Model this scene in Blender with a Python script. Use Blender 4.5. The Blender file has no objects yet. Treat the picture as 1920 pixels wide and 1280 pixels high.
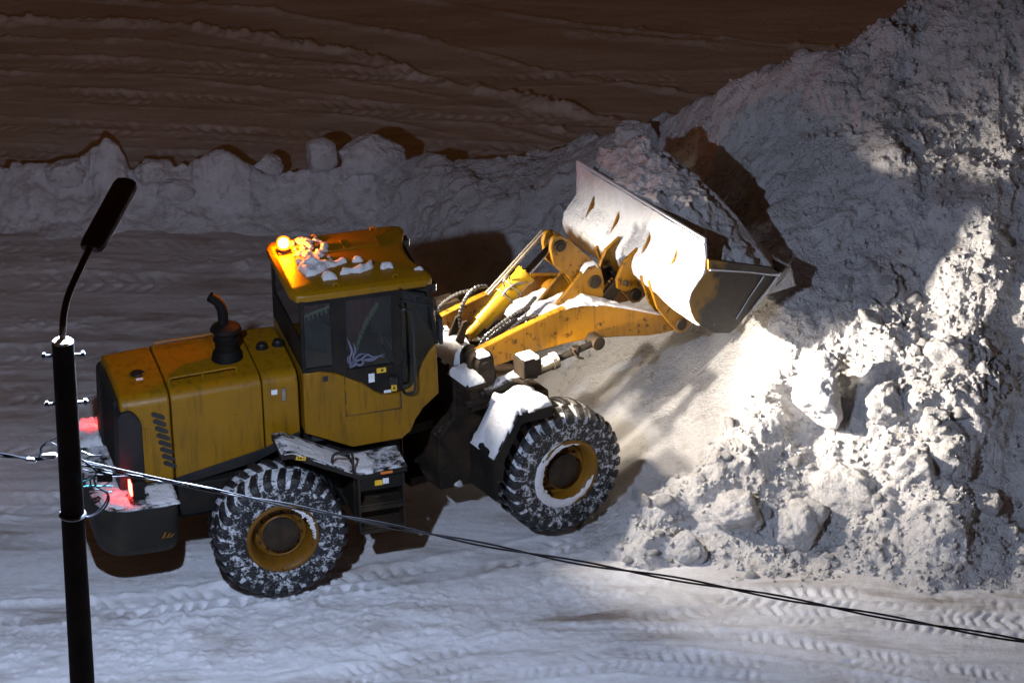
import bpy, math, random
import numpy as np
from mathutils import Vector, Matrix

random.seed(7)
R = math.radians
scene = bpy.context.scene
COL = scene.collection

# ----------------------------------------------------------------- frames
CAM_H, CAM_TH = 22.135, R(25.956)
PSI, ART, PIT = R(15.5), R(16.3), R(1.25)
ORG = np.array([-1.418, -5.115, 0.037])      # loader hitch on the ground
M_REAR = np.array((Matrix.Rotation(PSI, 3, 'Z') @ Matrix.Rotation(-PIT, 3, 'Y')))
M_ART = np.array(Matrix.Rotation(ART, 3, 'Z'))
M_FRONT = M_REAR @ M_ART


def wr(p):
    return ORG + M_REAR @ np.asarray(p, float)


def wf(p):
    return ORG + M_FRONT @ np.asarray(p, float)


# ----------------------------------------------------------------- noise
def _hash(ix, iy, seed):
    h = (ix.astype(np.int64) * 374761393 + iy.astype(np.int64) * 668265263 + seed * 974634777) & 0xFFFFFFFF
    h = ((h ^ (h >> 13)) * 1274126177) & 0xFFFFFFFF
    h = h ^ (h >> 16)
    return (h & 0xFFFFFF).astype(np.float64) / 0xFFFFFF


def vnoise(x, y, seed=0):
    ix, iy = np.floor(x), np.floor(y)
    fx, fy = x - ix, y - iy
    ux = fx * fx * fx * (fx * (fx * 6 - 15) + 10)
    uy = fy * fy * fy * (fy * (fy * 6 - 15) + 10)
    out = 0
    for dx in (0, 1):
        for dy in (0, 1):
            a = _hash(ix + dx, iy + dy, seed) * 2 * math.pi
            g = np.cos(a) * (fx - dx) + np.sin(a) * (fy - dy)
            out = out + g * (ux if dx else 1 - ux) * (uy if dy else 1 - uy)
    return out * 1.5


def fbm(x, y, octv=4, seed=0, gain=.5):
    s, a, f = 0, 1., 1.
    for i in range(octv):
        s = s + a * vnoise(x * f + 17.3 * i, y * f - 9.1 * i, seed + i)
        a *= gain
        f *= 2.03
    return s


def lumps(x, y, cell, seed, density=.7, rmin=.25, rmax=.6, flat=.8):
    """domes of random size scattered on a grid: snow chunks"""
    wx = x + .22 * cell * vnoise(x / cell * 2.1, y / cell * 2.1, seed + 5)
    wy = y + .22 * cell * vnoise(x / cell * 2.1 + 31, y / cell * 2.1 - 7, seed + 6)
    wx = wx + .07 * cell * vnoise(x / cell * 6, y / cell * 6, seed + 8)
    wy = wy + .07 * cell * vnoise(x / cell * 6 + 3, y / cell * 6, seed + 9)
    gx, gy = wx / cell, wy / cell
    ix, iy = np.floor(gx), np.floor(gy)
    out = np.zeros_like(x)
    for dx in (-1, 0, 1):
        for dy in (-1, 0, 1):
            cx, cy = ix + dx, iy + dy
            px = cx + _hash(cx, cy, seed)
            py = cy + _hash(cx, cy, seed + 1)
            r = rmin + (rmax - rmin) * _hash(cx, cy, seed + 2) ** 2
            on = _hash(cx, cy, seed + 3) < density
            el = .65 + .7 * _hash(cx, cy, seed + 4)
            an = _hash(cx, cy, seed + 7) * math.pi
            ca, sa = np.cos(an), np.sin(an)
            ddx, ddy = gx - px, gy - py
            u = (ddx * ca + ddy * sa) * el
            v = (-ddx * sa + ddy * ca) / el
            d = (np.abs(u) ** 2.6 + np.abs(v) ** 2.6) ** (1 / 2.6) / r
            h = np.where(on & (d < 1), np.sqrt(np.clip(1 - d ** 2.2, 0, 1)) * r * cell * flat, 0)
            out = np.maximum(out, h)
    return out


def blocks(x, y, cell, seed, density=.7, rmin=.25, rmax=.6, top=.55):
    """angular broken pieces: random polygons with tilted flat tops"""
    wx = x + .16 * cell * vnoise(x / cell * 2.3, y / cell * 2.3, seed + 5) + .06 * cell * vnoise(x / cell * 7, y / cell * 7, seed + 8)
    wy = y + .16 * cell * vnoise(x / cell * 2.3 + 31, y / cell * 2.3 - 7, seed + 6) + .06 * cell * vnoise(x / cell * 7 + 3, y / cell * 7, seed + 9)
    gx, gy = wx / cell, wy / cell
    ix, iy = np.floor(gx), np.floor(gy)
    out = np.zeros_like(x)
    for dx in (-1, 0, 1):
        for dy in (-1, 0, 1):
            cx, cy = ix + dx, iy + dy
            r = rmin + (rmax - rmin) * _hash(cx, cy, seed + 2) ** 2
            r = np.where(_hash(cx, cy, seed + 3) < density, r, -1.)
            u, v = gx - cx - _hash(cx, cy, seed), gy - cy - _hash(cx, cy, seed + 1)
            an = _hash(cx, cy, seed + 7) * math.pi
            d = np.full_like(x, -9.)
            for k, (off, st) in enumerate(((0, 1.), (1.15, 1.25), (2.35, .9), (3.5, 1.15), (4.9, 1.))):
                a = an + off
                d = np.maximum(d, (u * np.cos(a) + v * np.sin(a)) * st)
            tl = an * 2.
            h = np.minimum((r - d) * 1.9, r * (top + .75 * (u * np.cos(tl) + v * np.sin(tl)) / np.maximum(r, .1)))
            out = np.maximum(out, np.where(r > 0, h, 0) * cell)
    return out


def smooth(a, b, x):
    t = np.clip((x - a) / (b - a), 0, 1)
    return t * t * (3 - 2 * t)


def smin(a, b, k):
    h = np.clip(.5 + .5 * (b - a) / k, 0, 1)
    return b * (1 - h) + a * h - k * h * (1 - h)


# ----------------------------------------------------------------- materials
def new_mat(name):
    m = bpy.data.materials.new(name)
    m.use_nodes = True
    nt = m.node_tree
    return m, nt, nt.nodes, nt.links, nt.nodes['Principled BSDF']


def node(nt, kind, **kw):
    n = nt.nodes.new(kind)
    for k, v in kw.items():
        if k in n.inputs:
            n.inputs[k].default_value = v
        else:
            setattr(n, k, v)
    return n


def noise_node(nt, scale, detail=6, rough=.6, vec=None, dist=0.):
    n = nt.nodes.new('ShaderNodeTexNoise')
    n.inputs['Scale'].default_value = scale
    n.inputs['Detail'].default_value = detail
    n.inputs['Roughness'].default_value = rough
    n.inputs['Distortion'].default_value = dist
    if vec is not None:
        nt.links.new(vec, n.inputs['Vector'])
    return n


def ramp(nt, fac, stops):
    r = nt.nodes.new('ShaderNodeValToRGB')
    els = r.color_ramp.elements
    while len(els) > 1:
        els.remove(els[-1])
    els[0].position = stops[0][0]
    els[0].color = (*stops[0][1], 1)
    for p, c in stops[1:]:
        e = els.new(p)
        e.color = (*c, 1)
    nt.links.new(fac, r.inputs['Fac'])
    return r


def mix(nt, fac, a, b):
    m = nt.nodes.new('ShaderNodeMix')
    m.data_type = 'RGBA'
    for s, v in ((0, fac), (6, a), (7, b)):
        if hasattr(v, 'is_output'):
            nt.links.new(v, m.inputs[s])
        elif s == 0:
            m.inputs[0].default_value = v
        else:
            m.inputs[s].default_value = (*v, 1)
    return m.outputs[2]


def math_node(nt, op, a, b=None, clamp=False):
    m = nt.nodes.new('ShaderNodeMath')
    m.operation = op
    m.use_clamp = clamp
    for i, v in enumerate((a, b)):
        if v is None:
            continue
        if hasattr(v, 'is_output'):
            nt.links.new(v, m.inputs[i])
        else:
            m.inputs[i].default_value = v
    return m.outputs[0]


def bump(nt, bsdf, height, strength=.5, dist=.02):
    b = nt.nodes.new('ShaderNodeBump')
    b.inputs['Strength'].default_value = strength
    b.inputs['Distance'].default_value = dist
    nt.links.new(height, b.inputs['Height'])
    nt.links.new(b.outputs[0], bsdf.inputs['Normal'])


BW = ((0, 0, 0), (1, 1, 1))


def mask(nt, fac, lo, hi):
    return ramp(nt, fac, [(lo, BW[0]), (hi, BW[1])]).outputs[0]


def coords(nt, which='Object'):
    t = nt.nodes.new('ShaderNodeTexCoord')
    return t.outputs[which]


def up_mask(nt, lo=.45, hi=.8):
    g = nt.nodes.new('ShaderNodeNewGeometry')
    s = nt.nodes.new('ShaderNodeSeparateXYZ')
    nt.links.new(g.outputs['Normal'], s.inputs[0])
    return mask(nt, s.outputs['Z'], lo, hi)


def mat_snow(name, white=(.74, .75, .78), grey=(.56, .56, .58), dirt=(.36, .31, .27), dirt_lo=.58, dirt_hi=.8,
             bump_s=.5, fine=28.):
    m, nt, N, L, b = new_mat(name)
    c = coords(nt)
    n1 = noise_node(nt, 1.3, 7, .62, c, .3)
    n2 = noise_node(nt, 5., 7, .65, c)
    n3 = noise_node(nt, fine, 6, .75, c)
    n4 = noise_node(nt, fine * .38, 6, .7, c)
    base = mix(nt, mask(nt, n1.outputs[0], .35, .68), white, grey)
    base = mix(nt, mask(nt, n2.outputs[0], dirt_lo, dirt_hi), base, dirt)
    L.new(base, b.inputs['Base Color'])
    b.inputs['Roughness'].default_value = .75
    b.inputs['Specular IOR Level'].default_value = .25
    h = math_node(nt, 'ADD', n3.outputs[0], math_node(nt, 'MULTIPLY', n2.outputs[0], 1.6))
    h = math_node(nt, 'ADD', h, math_node(nt, 'MULTIPLY', n4.outputs[0], 1.5))
    bump(nt, b, h, min(1, bump_s * 1.5), .06)
    return m


def mat_ground():
    m, nt, N, L, b = new_mat('packed_snow_road')
    c = coords(nt)
    mp = node(nt, 'ShaderNodeMapping')
    mp.inputs['Scale'].default_value = (.28, 1.25, 1)
    L.new(c, mp.inputs['Vector'])
    streak = noise_node(nt, 1.5, 8, .66, mp.outputs[0], .5)
    patch = noise_node(nt, .55, 6, .6, c, .6)
    fine = noise_node(nt, 7., 8, .7, c)
    grit = noise_node(nt, 52., 6, .8, c)
    base = mix(nt, mask(nt, fine.outputs[0], .3, .75), (.80, .81, .84), (.62, .62, .65))
    d1 = mask(nt, streak.outputs[0], .46, .70)
    d2 = mask(nt, patch.outputs[0], .40, .62)
    dd = math_node(nt, 'MULTIPLY', d1, math_node(nt, 'ADD', math_node(nt, 'MULTIPLY', d2, .95), .30))
    base = mix(nt, dd, base, (.27, .225, .19))
    # trodden, sanded snow beyond the windrow, browned further to stand in for orange glow
    s = node(nt, 'ShaderNodeSeparateXYZ')
    L.new(c, s.inputs[0])
    yy = math_node(nt, 'ADD', s.outputs['Y'], math_node(nt, 'MULTIPLY', math_node(nt, 'SUBTRACT', patch.outputs[0], .5), 3.))
    road = node(nt, 'ShaderNodeMapRange')
    road.inputs['From Min'].default_value = 3.6
    road.inputs['From Max'].default_value = 7.2
    L.new(yy, road.inputs['Value'])
    roadc = mix(nt, mask(nt, streak.outputs[0], .38, .66), (.64, .53, .44), (.47, .345, .25))
    # and the lane just behind the machine is mixed browner too
    lane = node(nt, 'ShaderNodeMapRange')
    lane.inputs['From Min'].default_value = -6.6
    lane.inputs['From Max'].default_value = -1.5
    lane.inputs['To Max'].default_value = .62
    L.new(yy, lane.inputs['Value'])
    lanec = mix(nt, mask(nt, streak.outputs[0], .36, .62), (.58, .53, .51), (.385, .30, .255))
    base = mix(nt, lane.outputs[0], base, lanec)
    base = mix(nt, road.outputs[0], base, roadc)
    L.new(base, b.inputs['Base Color'])
    b.inputs['Roughness'].default_value = .62
    b.inputs['Specular IOR Level'].default_value = .3
    h = math_node(nt, 'ADD', grit.outputs[0], math_node(nt, 'MULTIPLY', fine.outputs[0], 1.5))
    bump(nt, b, h, .6, .032)
    return m


def mat_paint(name, col=(.245, .118, .0012), dark=(.075, .037, .003), scratch=.66, rough=.42, snow=0., grime=.9):
    m, nt, N, L, b = new_mat(name)
    c = coords(nt)
    n1 = noise_node(nt, 1.7, 6, .6, c, .2)
    n2 = noise_node(nt, 9., 8, .7, c)
    n3 = noise_node(nt, 40., 4, .6, c)
    mp = node(nt, 'ShaderNodeMapping')
    mp.inputs['Scale'].default_value = (9, 9, .9)
    L.new(c, mp.inputs['Vector'])
    runs = noise_node(nt, 1.6, 6, .6, mp.outputs[0])
    base = mix(nt, mask(nt, n1.outputs[0], .38, .72), col, tuple(a * .72 + d * .28 for a, d in zip(col, dark)))
    base = mix(nt, math_node(nt, 'MULTIPLY', mask(nt, runs.outputs[0], .52, .75), grime), base, dark)
    film = noise_node(nt, 3.1, 8, .74, c, .8)
    base = mix(nt, math_node(nt, 'MULTIPLY', mask(nt, film.outputs[0], .50, .72), .20), base, (.15, .095, .035))
    spl = noise_node(nt, 22., 6, .75, c, .3)
    base = mix(nt, math_node(nt, 'MULTIPLY', mask(nt, spl.outputs[0], .60, .66), .45), base, (.10, .075, .05))
    base = mix(nt, mask(nt, n2.outputs[0], scratch, scratch + .07), base, tuple(.45 * d for d in dark))
    if snow:
        f = math_node(nt, 'MULTIPLY', up_mask(nt), mask(nt, n2.outputs[0], .62 - snow * .35, .74 - snow * .3))
        base = mix(nt, f, base, (.62, .63, .66))
    L.new(base, b.inputs['Base Color'])
    r = math_node(nt, 'ADD', math_node(nt, 'MULTIPLY', n2.outputs[0], .35), rough - .17)
    L.new(r, b.inputs['Roughness'])
    b.inputs['Specular IOR Level'].default_value = .28
    bump(nt, b, math_node(nt, 'ADD', n3.outputs[0], math_node(nt, 'MULTIPLY', n2.outputs[0], 2)), .12, .01)
    return m


def mat_dark(name, col=(.010, .009, .008), snow=0., rough=.6, dust=(.028, .022, .016), snow_lo=.5):
    m, nt, N, L, b = new_mat(name)
    c = coords(nt)
    n1 = noise_node(nt, 2.2, 7, .65, c, .3)
    n2 = noise_node(nt, 13., 8, .72, c)
    base = mix(nt, mask(nt, n1.outputs[0], .42, .75), col, dust)
    base = mix(nt, mask(nt, n2.outputs[0], .62, .8), base, tuple(2.2 * d for d in dust))
    if snow:
        n4 = noise_node(nt, 6., 8, .75, c)
        f = math_node(nt, 'MULTIPLY', up_mask(nt, .35, .7), mask(nt, n4.outputs[0], snow_lo, snow_lo + .12))
        f = math_node(nt, 'MULTIPLY', f, snow)
        base = mix(nt, f, base, (.6, .61, .64))
    L.new(base, b.inputs['Base Color'])
    b.inputs['Roughness'].default_value = rough
    b.inputs['Specular IOR Level'].default_value = .16
    bump(nt, b, n2.outputs[0], .25, .012)
    return m


def mat_plain(name, col, rough=.5, metal=0., noise=.25):
    m, nt, N, L, b = new_mat(name)
    c = coords(nt)
    n = noise_node(nt, 14., 6, .65, c)
    L.new(mix(nt, mask(nt, n.outputs[0], .35, .75), col, tuple(x * (1 - noise) for x in col)), b.inputs['Base Color'])
    b.inputs['Roughness'].default_value = rough
    b.inputs['Metallic'].default_value = metal
    return m


def mat_emit(name, col, strength, base=(.1, .1, .1)):
    m, nt, N, L, b = new_mat(name)
    b.inputs['Base Color'].default_value = (*base, 1)
    b.inputs['Emission Color'].default_value = (*col, 1)
    b.inputs['Emission Strength'].default_value = strength
    b.inputs['Roughness'].default_value = .3
    return m


def mat_tyre(name, lo, hi):
    """black rubber with packed snow sticking in patches"""
    m, nt, N, L, b = new_mat(name)
    c = coords(nt)
    n1 = noise_node(nt, 12., 8, .76, c, .6)
    n2 = noise_node(nt, 38., 6, .7, c)
    f = math_node(nt, 'ADD', n1.outputs[0], math_node(nt, 'MULTIPLY', math_node(nt, 'SUBTRACT', n2.outputs[0], .5), .38))
    sx = node(nt, 'ShaderNodeSeparateXYZ')
    L.new(c, sx.inputs[0])
    rr = math_node(nt, 'SQRT', math_node(nt, 'ADD', math_node(nt, 'MULTIPLY', sx.outputs['X'], sx.outputs['X']), math_node(nt, 'MULTIPLY', sx.outputs['Z'], sx.outputs['Z'])))
    tr = node(nt, 'ShaderNodeMapRange')
    tr.inputs['From Min'].default_value = .64
    tr.inputs['From Max'].default_value = .74
    tr.inputs['To Min'].default_value = -.056 if name == 'tyre_base' else 0.
    tr.inputs['To Max'].default_value = .045 if name == 'tyre_base' else 0.
    L.new(rr, tr.inputs['Value'])
    f = math_node(nt, 'ADD', f, tr.outputs[0])
    f = mask(nt, f, lo, hi)
    L.new(mix(nt, f, (.009, .009, .01), (.62, .64, .68)), b.inputs['Base Color'])
    L.new(mix(nt, f, (.45, .45, .45), (.8, .8, .8)), b.inputs['Roughness'])
    bump(nt, b, math_node(nt, 'ADD', math_node(nt, 'MULTIPLY', f, 1.), n2.outputs[0]), .6, .018)
    return m


def mat_bucket_back():
    """yellow steel plastered with snow; scraped dark low on the back"""
    m, nt, N, L, b = new_mat('snow_caked_bucket')
    c = coords(nt)
    n1 = noise_node(nt, 2.4, 8, .68, c, .6)
    n2 = noise_node(nt, 14., 8, .72, c)
    s = node(nt, 'ShaderNodeSeparateXYZ')
    L.new(c, s.inputs[0])
    zz = math_node(nt, 'ADD', s.outputs['Z'], math_node(nt, 'MULTIPLY', math_node(nt, 'SUBTRACT', n1.outputs[0], .5), .55))
    zz = math_node(nt, 'ADD', zz, math_node(nt, 'MULTIPLY', math_node(nt, 'SUBTRACT', n2.outputs[0], .5), .25))
    hi = node(nt, 'ShaderNodeMapRange')
    hi.inputs['From Min'].default_value = 2.50
    hi.inputs['From Max'].default_value = 2.72
    L.new(zz, hi.inputs['Value'])
    # the near half of the curved back keeps its snow
    yy = node(nt, 'ShaderNodeMapRange')
    yy.inputs['From Min'].default_value = .3
    yy.inputs['From Max'].default_value = -.9
    L.new(math_node(nt, 'ADD', s.outputs['Y'], math_node(nt, 'MULTIPLY', math_node(nt, 'SUBTRACT', n2.outputs[0], .5), 1.5)), yy.inputs['Value'])
    low = node(nt, 'ShaderNodeMapRange')
    low.inputs['From Min'].default_value = 2.16
    low.inputs['From Max'].default_value = 2.30
    L.new(zz, low.inputs['Value'])
    f = math_node(nt, 'MAXIMUM', hi.outputs[0], math_node(nt, 'MULTIPLY', math_node(nt, 'MULTIPLY', yy.outputs[0], low.outputs[0]), .95), True)
    paint = mix(nt, mask(nt, n2.outputs[0], .4, .6), (.15, .07, .012), (.035, .02, .011))
    white = mix(nt, mask(nt, n2.outputs[0], .45, .75), (.78, .78, .79), (.66, .65, .64))
    L.new(mix(nt, f, paint, white), b.inputs['Base Color'])
    b.inputs['Roughness'].default_value = .7
    bump(nt, b, math_node(nt, 'ADD', math_node(nt, 'MULTIPLY', f, .7), n2.outputs[0]), .5, .02)
    return m


def mat_glass(name, tint=(.62, .66, .63)):
    m, nt, N, L, b = new_mat(name)
    out = N['Material Output']
    tr = node(nt, 'ShaderNodeBsdfTransparent')
    tr.inputs[0].default_value = (*tint, 1)
    gl = node(nt, 'ShaderNodeBsdfGlossy')
    gl.inputs['Roughness'].default_value = .08
    fr = node(nt, 'ShaderNodeFresnel')
    fr.inputs[0].default_value = 1.45
    c = coords(nt)
    n = noise_node(nt, 4., 6, .7, c)
    df = node(nt, 'ShaderNodeBsdfDiffuse')
    df.inputs[0].default_value = (.05, .055, .05, 1)
    ms0 = node(nt, 'ShaderNodeMixShader')
    L.new(math_node(nt, 'MULTIPLY', mask(nt, n.outputs[0], .4, .8), .05), ms0.inputs[0])
    L.new(tr.outputs[0], ms0.inputs[1])
    L.new(df.outputs[0], ms0.inputs[2])
    ms = node(nt, 'ShaderNodeMixShader')
    L.new(fr.outputs[0], ms.inputs[0])
    L.new(ms0.outputs[0], ms.inputs[1])
    L.new(gl.outputs[0], ms.inputs[2])
    L.new(ms.outputs[0], out.inputs['Surface'])
    return m


def mat_dome():
    m, nt, N, L, b = new_mat('amber_dome')
    out = N['Material Output']
    tr = node(nt, 'ShaderNodeBsdfTransparent')
    tr.inputs[0].default_value = (1., .36, .015, 1)
    em = node(nt, 'ShaderNodeEmission')
    em.inputs[0].default_value = (1., .30, .012, 1)
    em.inputs[1].default_value = 4.2
    ms = node(nt, 'ShaderNodeMixShader')
    ms.inputs[0].default_value = .45
    L.new(tr.outputs[0], ms.inputs[1])
    L.new(em.outputs[0], ms.inputs[2])
    L.new(ms.outputs[0], out.inputs['Surface'])
    return m


def mat_side():
    m, nt, N, L, b = new_mat('bucket_side_worn')
    c = coords(nt)
    n1 = noise_node(nt, 3., 8, .7, c, .4)
    n2 = noise_node(nt, 12., 8, .72, c)
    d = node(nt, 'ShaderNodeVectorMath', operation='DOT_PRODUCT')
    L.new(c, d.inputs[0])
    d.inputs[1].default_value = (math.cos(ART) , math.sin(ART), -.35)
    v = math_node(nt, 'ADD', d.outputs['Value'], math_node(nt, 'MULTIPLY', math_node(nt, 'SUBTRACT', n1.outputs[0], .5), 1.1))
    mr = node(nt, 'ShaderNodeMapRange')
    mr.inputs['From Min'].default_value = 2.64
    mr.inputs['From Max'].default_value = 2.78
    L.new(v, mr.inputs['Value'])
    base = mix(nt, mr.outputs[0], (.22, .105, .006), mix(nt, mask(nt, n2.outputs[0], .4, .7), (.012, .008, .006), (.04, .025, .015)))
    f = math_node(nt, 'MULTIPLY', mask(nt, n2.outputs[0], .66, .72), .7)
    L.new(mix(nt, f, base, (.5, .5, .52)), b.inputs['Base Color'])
    b.inputs['Roughness'].default_value = .5
    bump(nt, b, n2.outputs[0], .3, .012)
    return m


MAT = dict(
    sideplate=mat_side(),
    ground=mat_ground(),
    pile=mat_snow('pile_snow', (.76, .755, .765), (.62, .61, .615), (.42, .36, .31), .56, .78, .62, 34.),
    windrow=mat_snow('windrow_snow', (.70, .695, .71), (.55, .54, .55), (.34, .295, .26), .52, .76, .45, 26.),
    fresh=mat_snow('fresh_snow', (.82, .82, .84), (.74, .74, .76), (.6, .59, .58), .66, .9, .45, 34.),
    load=mat_snow('bucket_snow', (.74, .73, .73), (.60, .59, .585), (.42, .365, .32), .54, .76, .6, 26.),
    yellow=mat_paint('yellow_paint'),
    roof=mat_paint('yellow_roof', rough=.34, scratch=.72, grime=.35),
    boom=mat_paint('worn_boom_yellow', (.25, .112, .003), (.085, .034, .007), .56, .5, .0, .75),
    cyl=mat_paint('cylinder_yellow', (.38, .215, .008), (.18, .10, .012), .74, .35, 0., .3),
    rim=mat_paint('rim_yellow', (.15, .064, .003), (.05, .027, .01), .60, .5, .0, .7),
    rim_snow=mat_paint('snowy_rim_yellow', (.20, .09, .005), (.07, .036, .01), .60, .5, .0, .6),
    dark=mat_dark('chassis_dark'),
    dark_snow=mat_dark('chassis_dark_snowy', (.014, .013, .011), .9, .6, (.036, .03, .021), .44),
    tower=mat_dark('muddy_frame', (.016, .012, .009), .25, .65, (.058, .038, .022), .58),
    grey=mat_dark('grille_grey', (.017, .017, .018), 0., .6, (.03, .027, .024)),
    black=mat_plain('black_plastic', (.012, .012, .012), .4),
    rubber=mat_plain('hose_rubber', (.014, .014, .014), .5),
    chrome=mat_plain('piston_chrome', (.32, .33, .36), .12, 1., .1),
    steel=mat_plain('bare_steel', (.34, .30, .24), .45, .6, .45),
    wornsteel=mat_dark('worn_bucket_steel', (.022, .016, .011), .3, .5, (.06, .038, .02), .55),
    tread=mat_tyre('tyre_base', .455, .525),
    lug=mat_tyre('tyre_lug', .60, .66),
    bucket=mat_bucket_back(),
    glass=mat_glass('cab_glass'),
    curtain=mat_plain('curtain_cloth', (.22, .016, .02), .9, 0, .4),
    fringe=mat_plain('curtain_fringe', (.34, .36, .24), .9, 0, .4),
    flame=mat_plain('flame_sticker', (.15, .15, .215), .5, 0, .45),
    sticker=mat_plain('warning_yellow', (.78, .47, .02), .45, 0, .25),
    paper=mat_plain('white_label', (.7, .72, .76), .5, 0, .15),
    pole=mat_dark('pole_wood', (.012, .008, .006), 0., .8, (.025, .016, .011)),
    lamp=mat_dark('lamp_housing', (.03, .017, .011), 0., .6, (.05, .027, .016)),
    soot=mat_dark('soot_black', (.005, .0045, .004), 0., .7, (.010, .007, .005)),
    bolt=mat_plain('galvanised_bolt', (.12, .12, .13), .5, .6, .3),
    cable=mat_plain('cable_jacket', (.022, .024, .03), .35),
    clamp=mat_plain('clamp_metal', (.6, .62, .66), .35, .4, .2),
    cyan=mat_plain('cyan_wire', (.05, .38, .42), .4),
    seat=mat_plain('seat_cloth', (.03, .034, .034), .9, 0, .4),
    beacon=mat_dome(),
    tail=mat_emit('tail_light_glow', (1., .035, .02), 42., (.6, .02, .02)),
    head=mat_emit('headlight_glow', (1., .87, .66), 30., (.9, .9, .9)),
    lens=mat_emit('headlight_added_glow', (1., .83, .62), 5., (.8, .8, .8)),  # glow added to the lenses; headlights not known to be lit
    bulb=mat_emit('beacon_bulb', (1., .60, .16), 1900., (.9, .8, .5)),
    street=mat_emit('street_light_glow', (.80, .88, 1.), 60., (.9, .9, .9)),
    turn=mat_plain('amber_lens', (.75, .19, .02), .3, 0, .2),
)


# ----------------------------------------------------------------- mesh builder
class MB:
    def __init__(self):
        self.v, self.f = [], []

    def add(self, verts, faces, M=None, off=(0, 0, 0)):
        k = len(self.v)
        for p in verts:
            q = np.asarray(p, float)
            if M is not None:
                q = np.asarray(M) @ q
            self.v.append(tuple(q + np.asarray(off, float)))
        self.f += [tuple(i + k for i in f) for f in faces]
        return self

    def box(self, c, s, M=None):
        x, y, z = (a / 2 for a in s)
        V = [(-x, -y, -z), (x, -y, -z), (x, y, -z), (-x, y, -z), (-x, -y, z), (x, -y, z), (x, y, z), (-x, y, z)]
        F = [(0, 3, 2, 1), (4, 5, 6, 7), (0, 1, 5, 4), (1, 2, 6, 5), (2, 3, 7, 6), (3, 0, 4, 7)]
        return self.add(V, F, M, c)

    def prism(self, pts, a, b, axis=1):
        """outline of two coordinates pushed along an axis from a to b"""
        n = len(pts)
        area = sum(pts[i][0] * pts[(i + 1) % n][1] - pts[(i + 1) % n][0] * pts[i][1] for i in range(n))
        if area < 0:
            pts = pts[::-1]

        def put(p, t):
            return {1: (p[0], t, p[1]), 2: (p[0], p[1], t), 0: (t, p[0], p[1])}[axis]
        V = [put(p, a) for p in pts] + [put(p, b) for p in pts]
        F = [(i, (i + 1) % n, n + (i + 1) % n, n + i) for i in range(n)]
        F += [tuple(range(n))[::-1], tuple(range(n, 2 * n))]
        if axis == 1:
            F = [f[::-1] for f in F]
        if b < a:
            F = [f[::-1] for f in F]
        return self.add(V, F)

    def tube(self, pts, r, n=10, caps=True):
        pts = [np.asarray(p, float) for p in pts]
        rr = r if isinstance(r, (list, tuple, np.ndarray)) else [r] * len(pts)
        k = len(self.v)
        prev = None
        for i, p in enumerate(pts):
            t = pts[min(i + 1, len(pts) - 1)] - pts[max(i - 1, 0)]
            t = t / (np.linalg.norm(t) + 1e-12)
            if prev is None:
                a = np.array([0, 0, 1.]) if abs(t[2]) < .9 else np.array([1., 0, 0])
                u = np.cross(t, a)
            else:
                u = prev - t * (prev @ t)
            u /= np.linalg.norm(u)
            w = np.cross(t, u)
            prev = u
            for j in range(n):
                a = 2 * math.pi * j / n
                self.v.append(tuple(p + rr[i] * (math.cos(a) * u + math.sin(a) * w)))
        for i in range(len(pts) - 1):
            for j in range(n):
                a, b = k + i * n + j, k + i * n + (j + 1) % n
                self.f.append((a, b, b + n, a + n))
        if caps:
            self.f.append(tuple(k + j for j in range(n))[::-1])
            self.f.append(tuple(k + (len(pts) - 1) * n + j for j in range(n)))
        return self

    def lathe(self, prof, c=(0, 0, 0), axis=1, n=48, sx=1., caps=True):
        """profile of (radius, position along the axis) turned round it"""
        k = len(self.v)
        for r, t in prof:
            for j in range(n):
                a = 2 * math.pi * j / n
                x, z = r * math.cos(a), r * math.sin(a)
                p = {1: (x, t, z), 2: (x * sx, z, t), 0: (t, x, z)}[axis]
                self.v.append(tuple(np.asarray(p) + np.asarray(c)))
        for i in range(len(prof) - 1):
            for j in range(n):
                a, b = k + i * n + j, k + i * n + (j + 1) % n
                q = (a, b, b + n, a + n)
                self.f.append(q if axis != 2 else q)
        if caps and prof[0][0] > 1e-6:
            self.f.append(tuple(k + j for j in range(n))[::-1])
        if caps and prof[-1][0] > 1e-6:
            self.f.append(tuple(k + (len(prof) - 1) * n + j for j in range(n)))
        return self

    def rot(self, M, off=(0, 0, 0)):
        V = np.array(self.v) @ np.asarray(M).T + np.asarray(off, float)
        self.v = [tuple(p) for p in V]
        return self

    def build(self, name, mat, parent=None, bevel=0., seg=2, sharp=35, fix=True):
        me = bpy.data.meshes.new(name)
        me.from_pydata(self.v, [], self.f)
        if fix:
            import bmesh
            bm = bmesh.new()
            bm.from_mesh(me)
            bmesh.ops.recalc_face_normals(bm, faces=bm.faces)
            bm.to_mesh(me)
            bm.free()
        me.materials.append(mat)
        me.shade_smooth()
        me.set_sharp_from_angle(angle=R(sharp))
        o = bpy.data.objects.new(name, me)
        COL.objects.link(o)
        if parent:
            o.parent = parent
        if bevel:
            b = o.modifiers.new('edge', 'BEVEL')
            b.width = bevel
            b.segments = seg
            b.limit_method = 'ANGLE'
            b.angle_limit = R(30)
            b.harden_normals = False
        return o


def spline(pts, n=8):
    """Catmull-Rom through the points"""
    P = [np.asarray(p, float) for p in pts]
    P = [2 * P[0] - P[1]] + P + [2 * P[-1] - P[-2]]
    out = []
    for i in range(1, len(P) - 2):
        for j in range(n):
            t = j / n
            a, b, c, d = P[i - 1], P[i], P[i + 1], P[i + 2]
            out.append(.5 * ((2 * b) + (-a + c) * t + (2 * a - 5 * b + 4 * c - d) * t * t + (-a + 3 * b - 3 * c + d) * t ** 3))
    out.append(P[-2])
    return out


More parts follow.
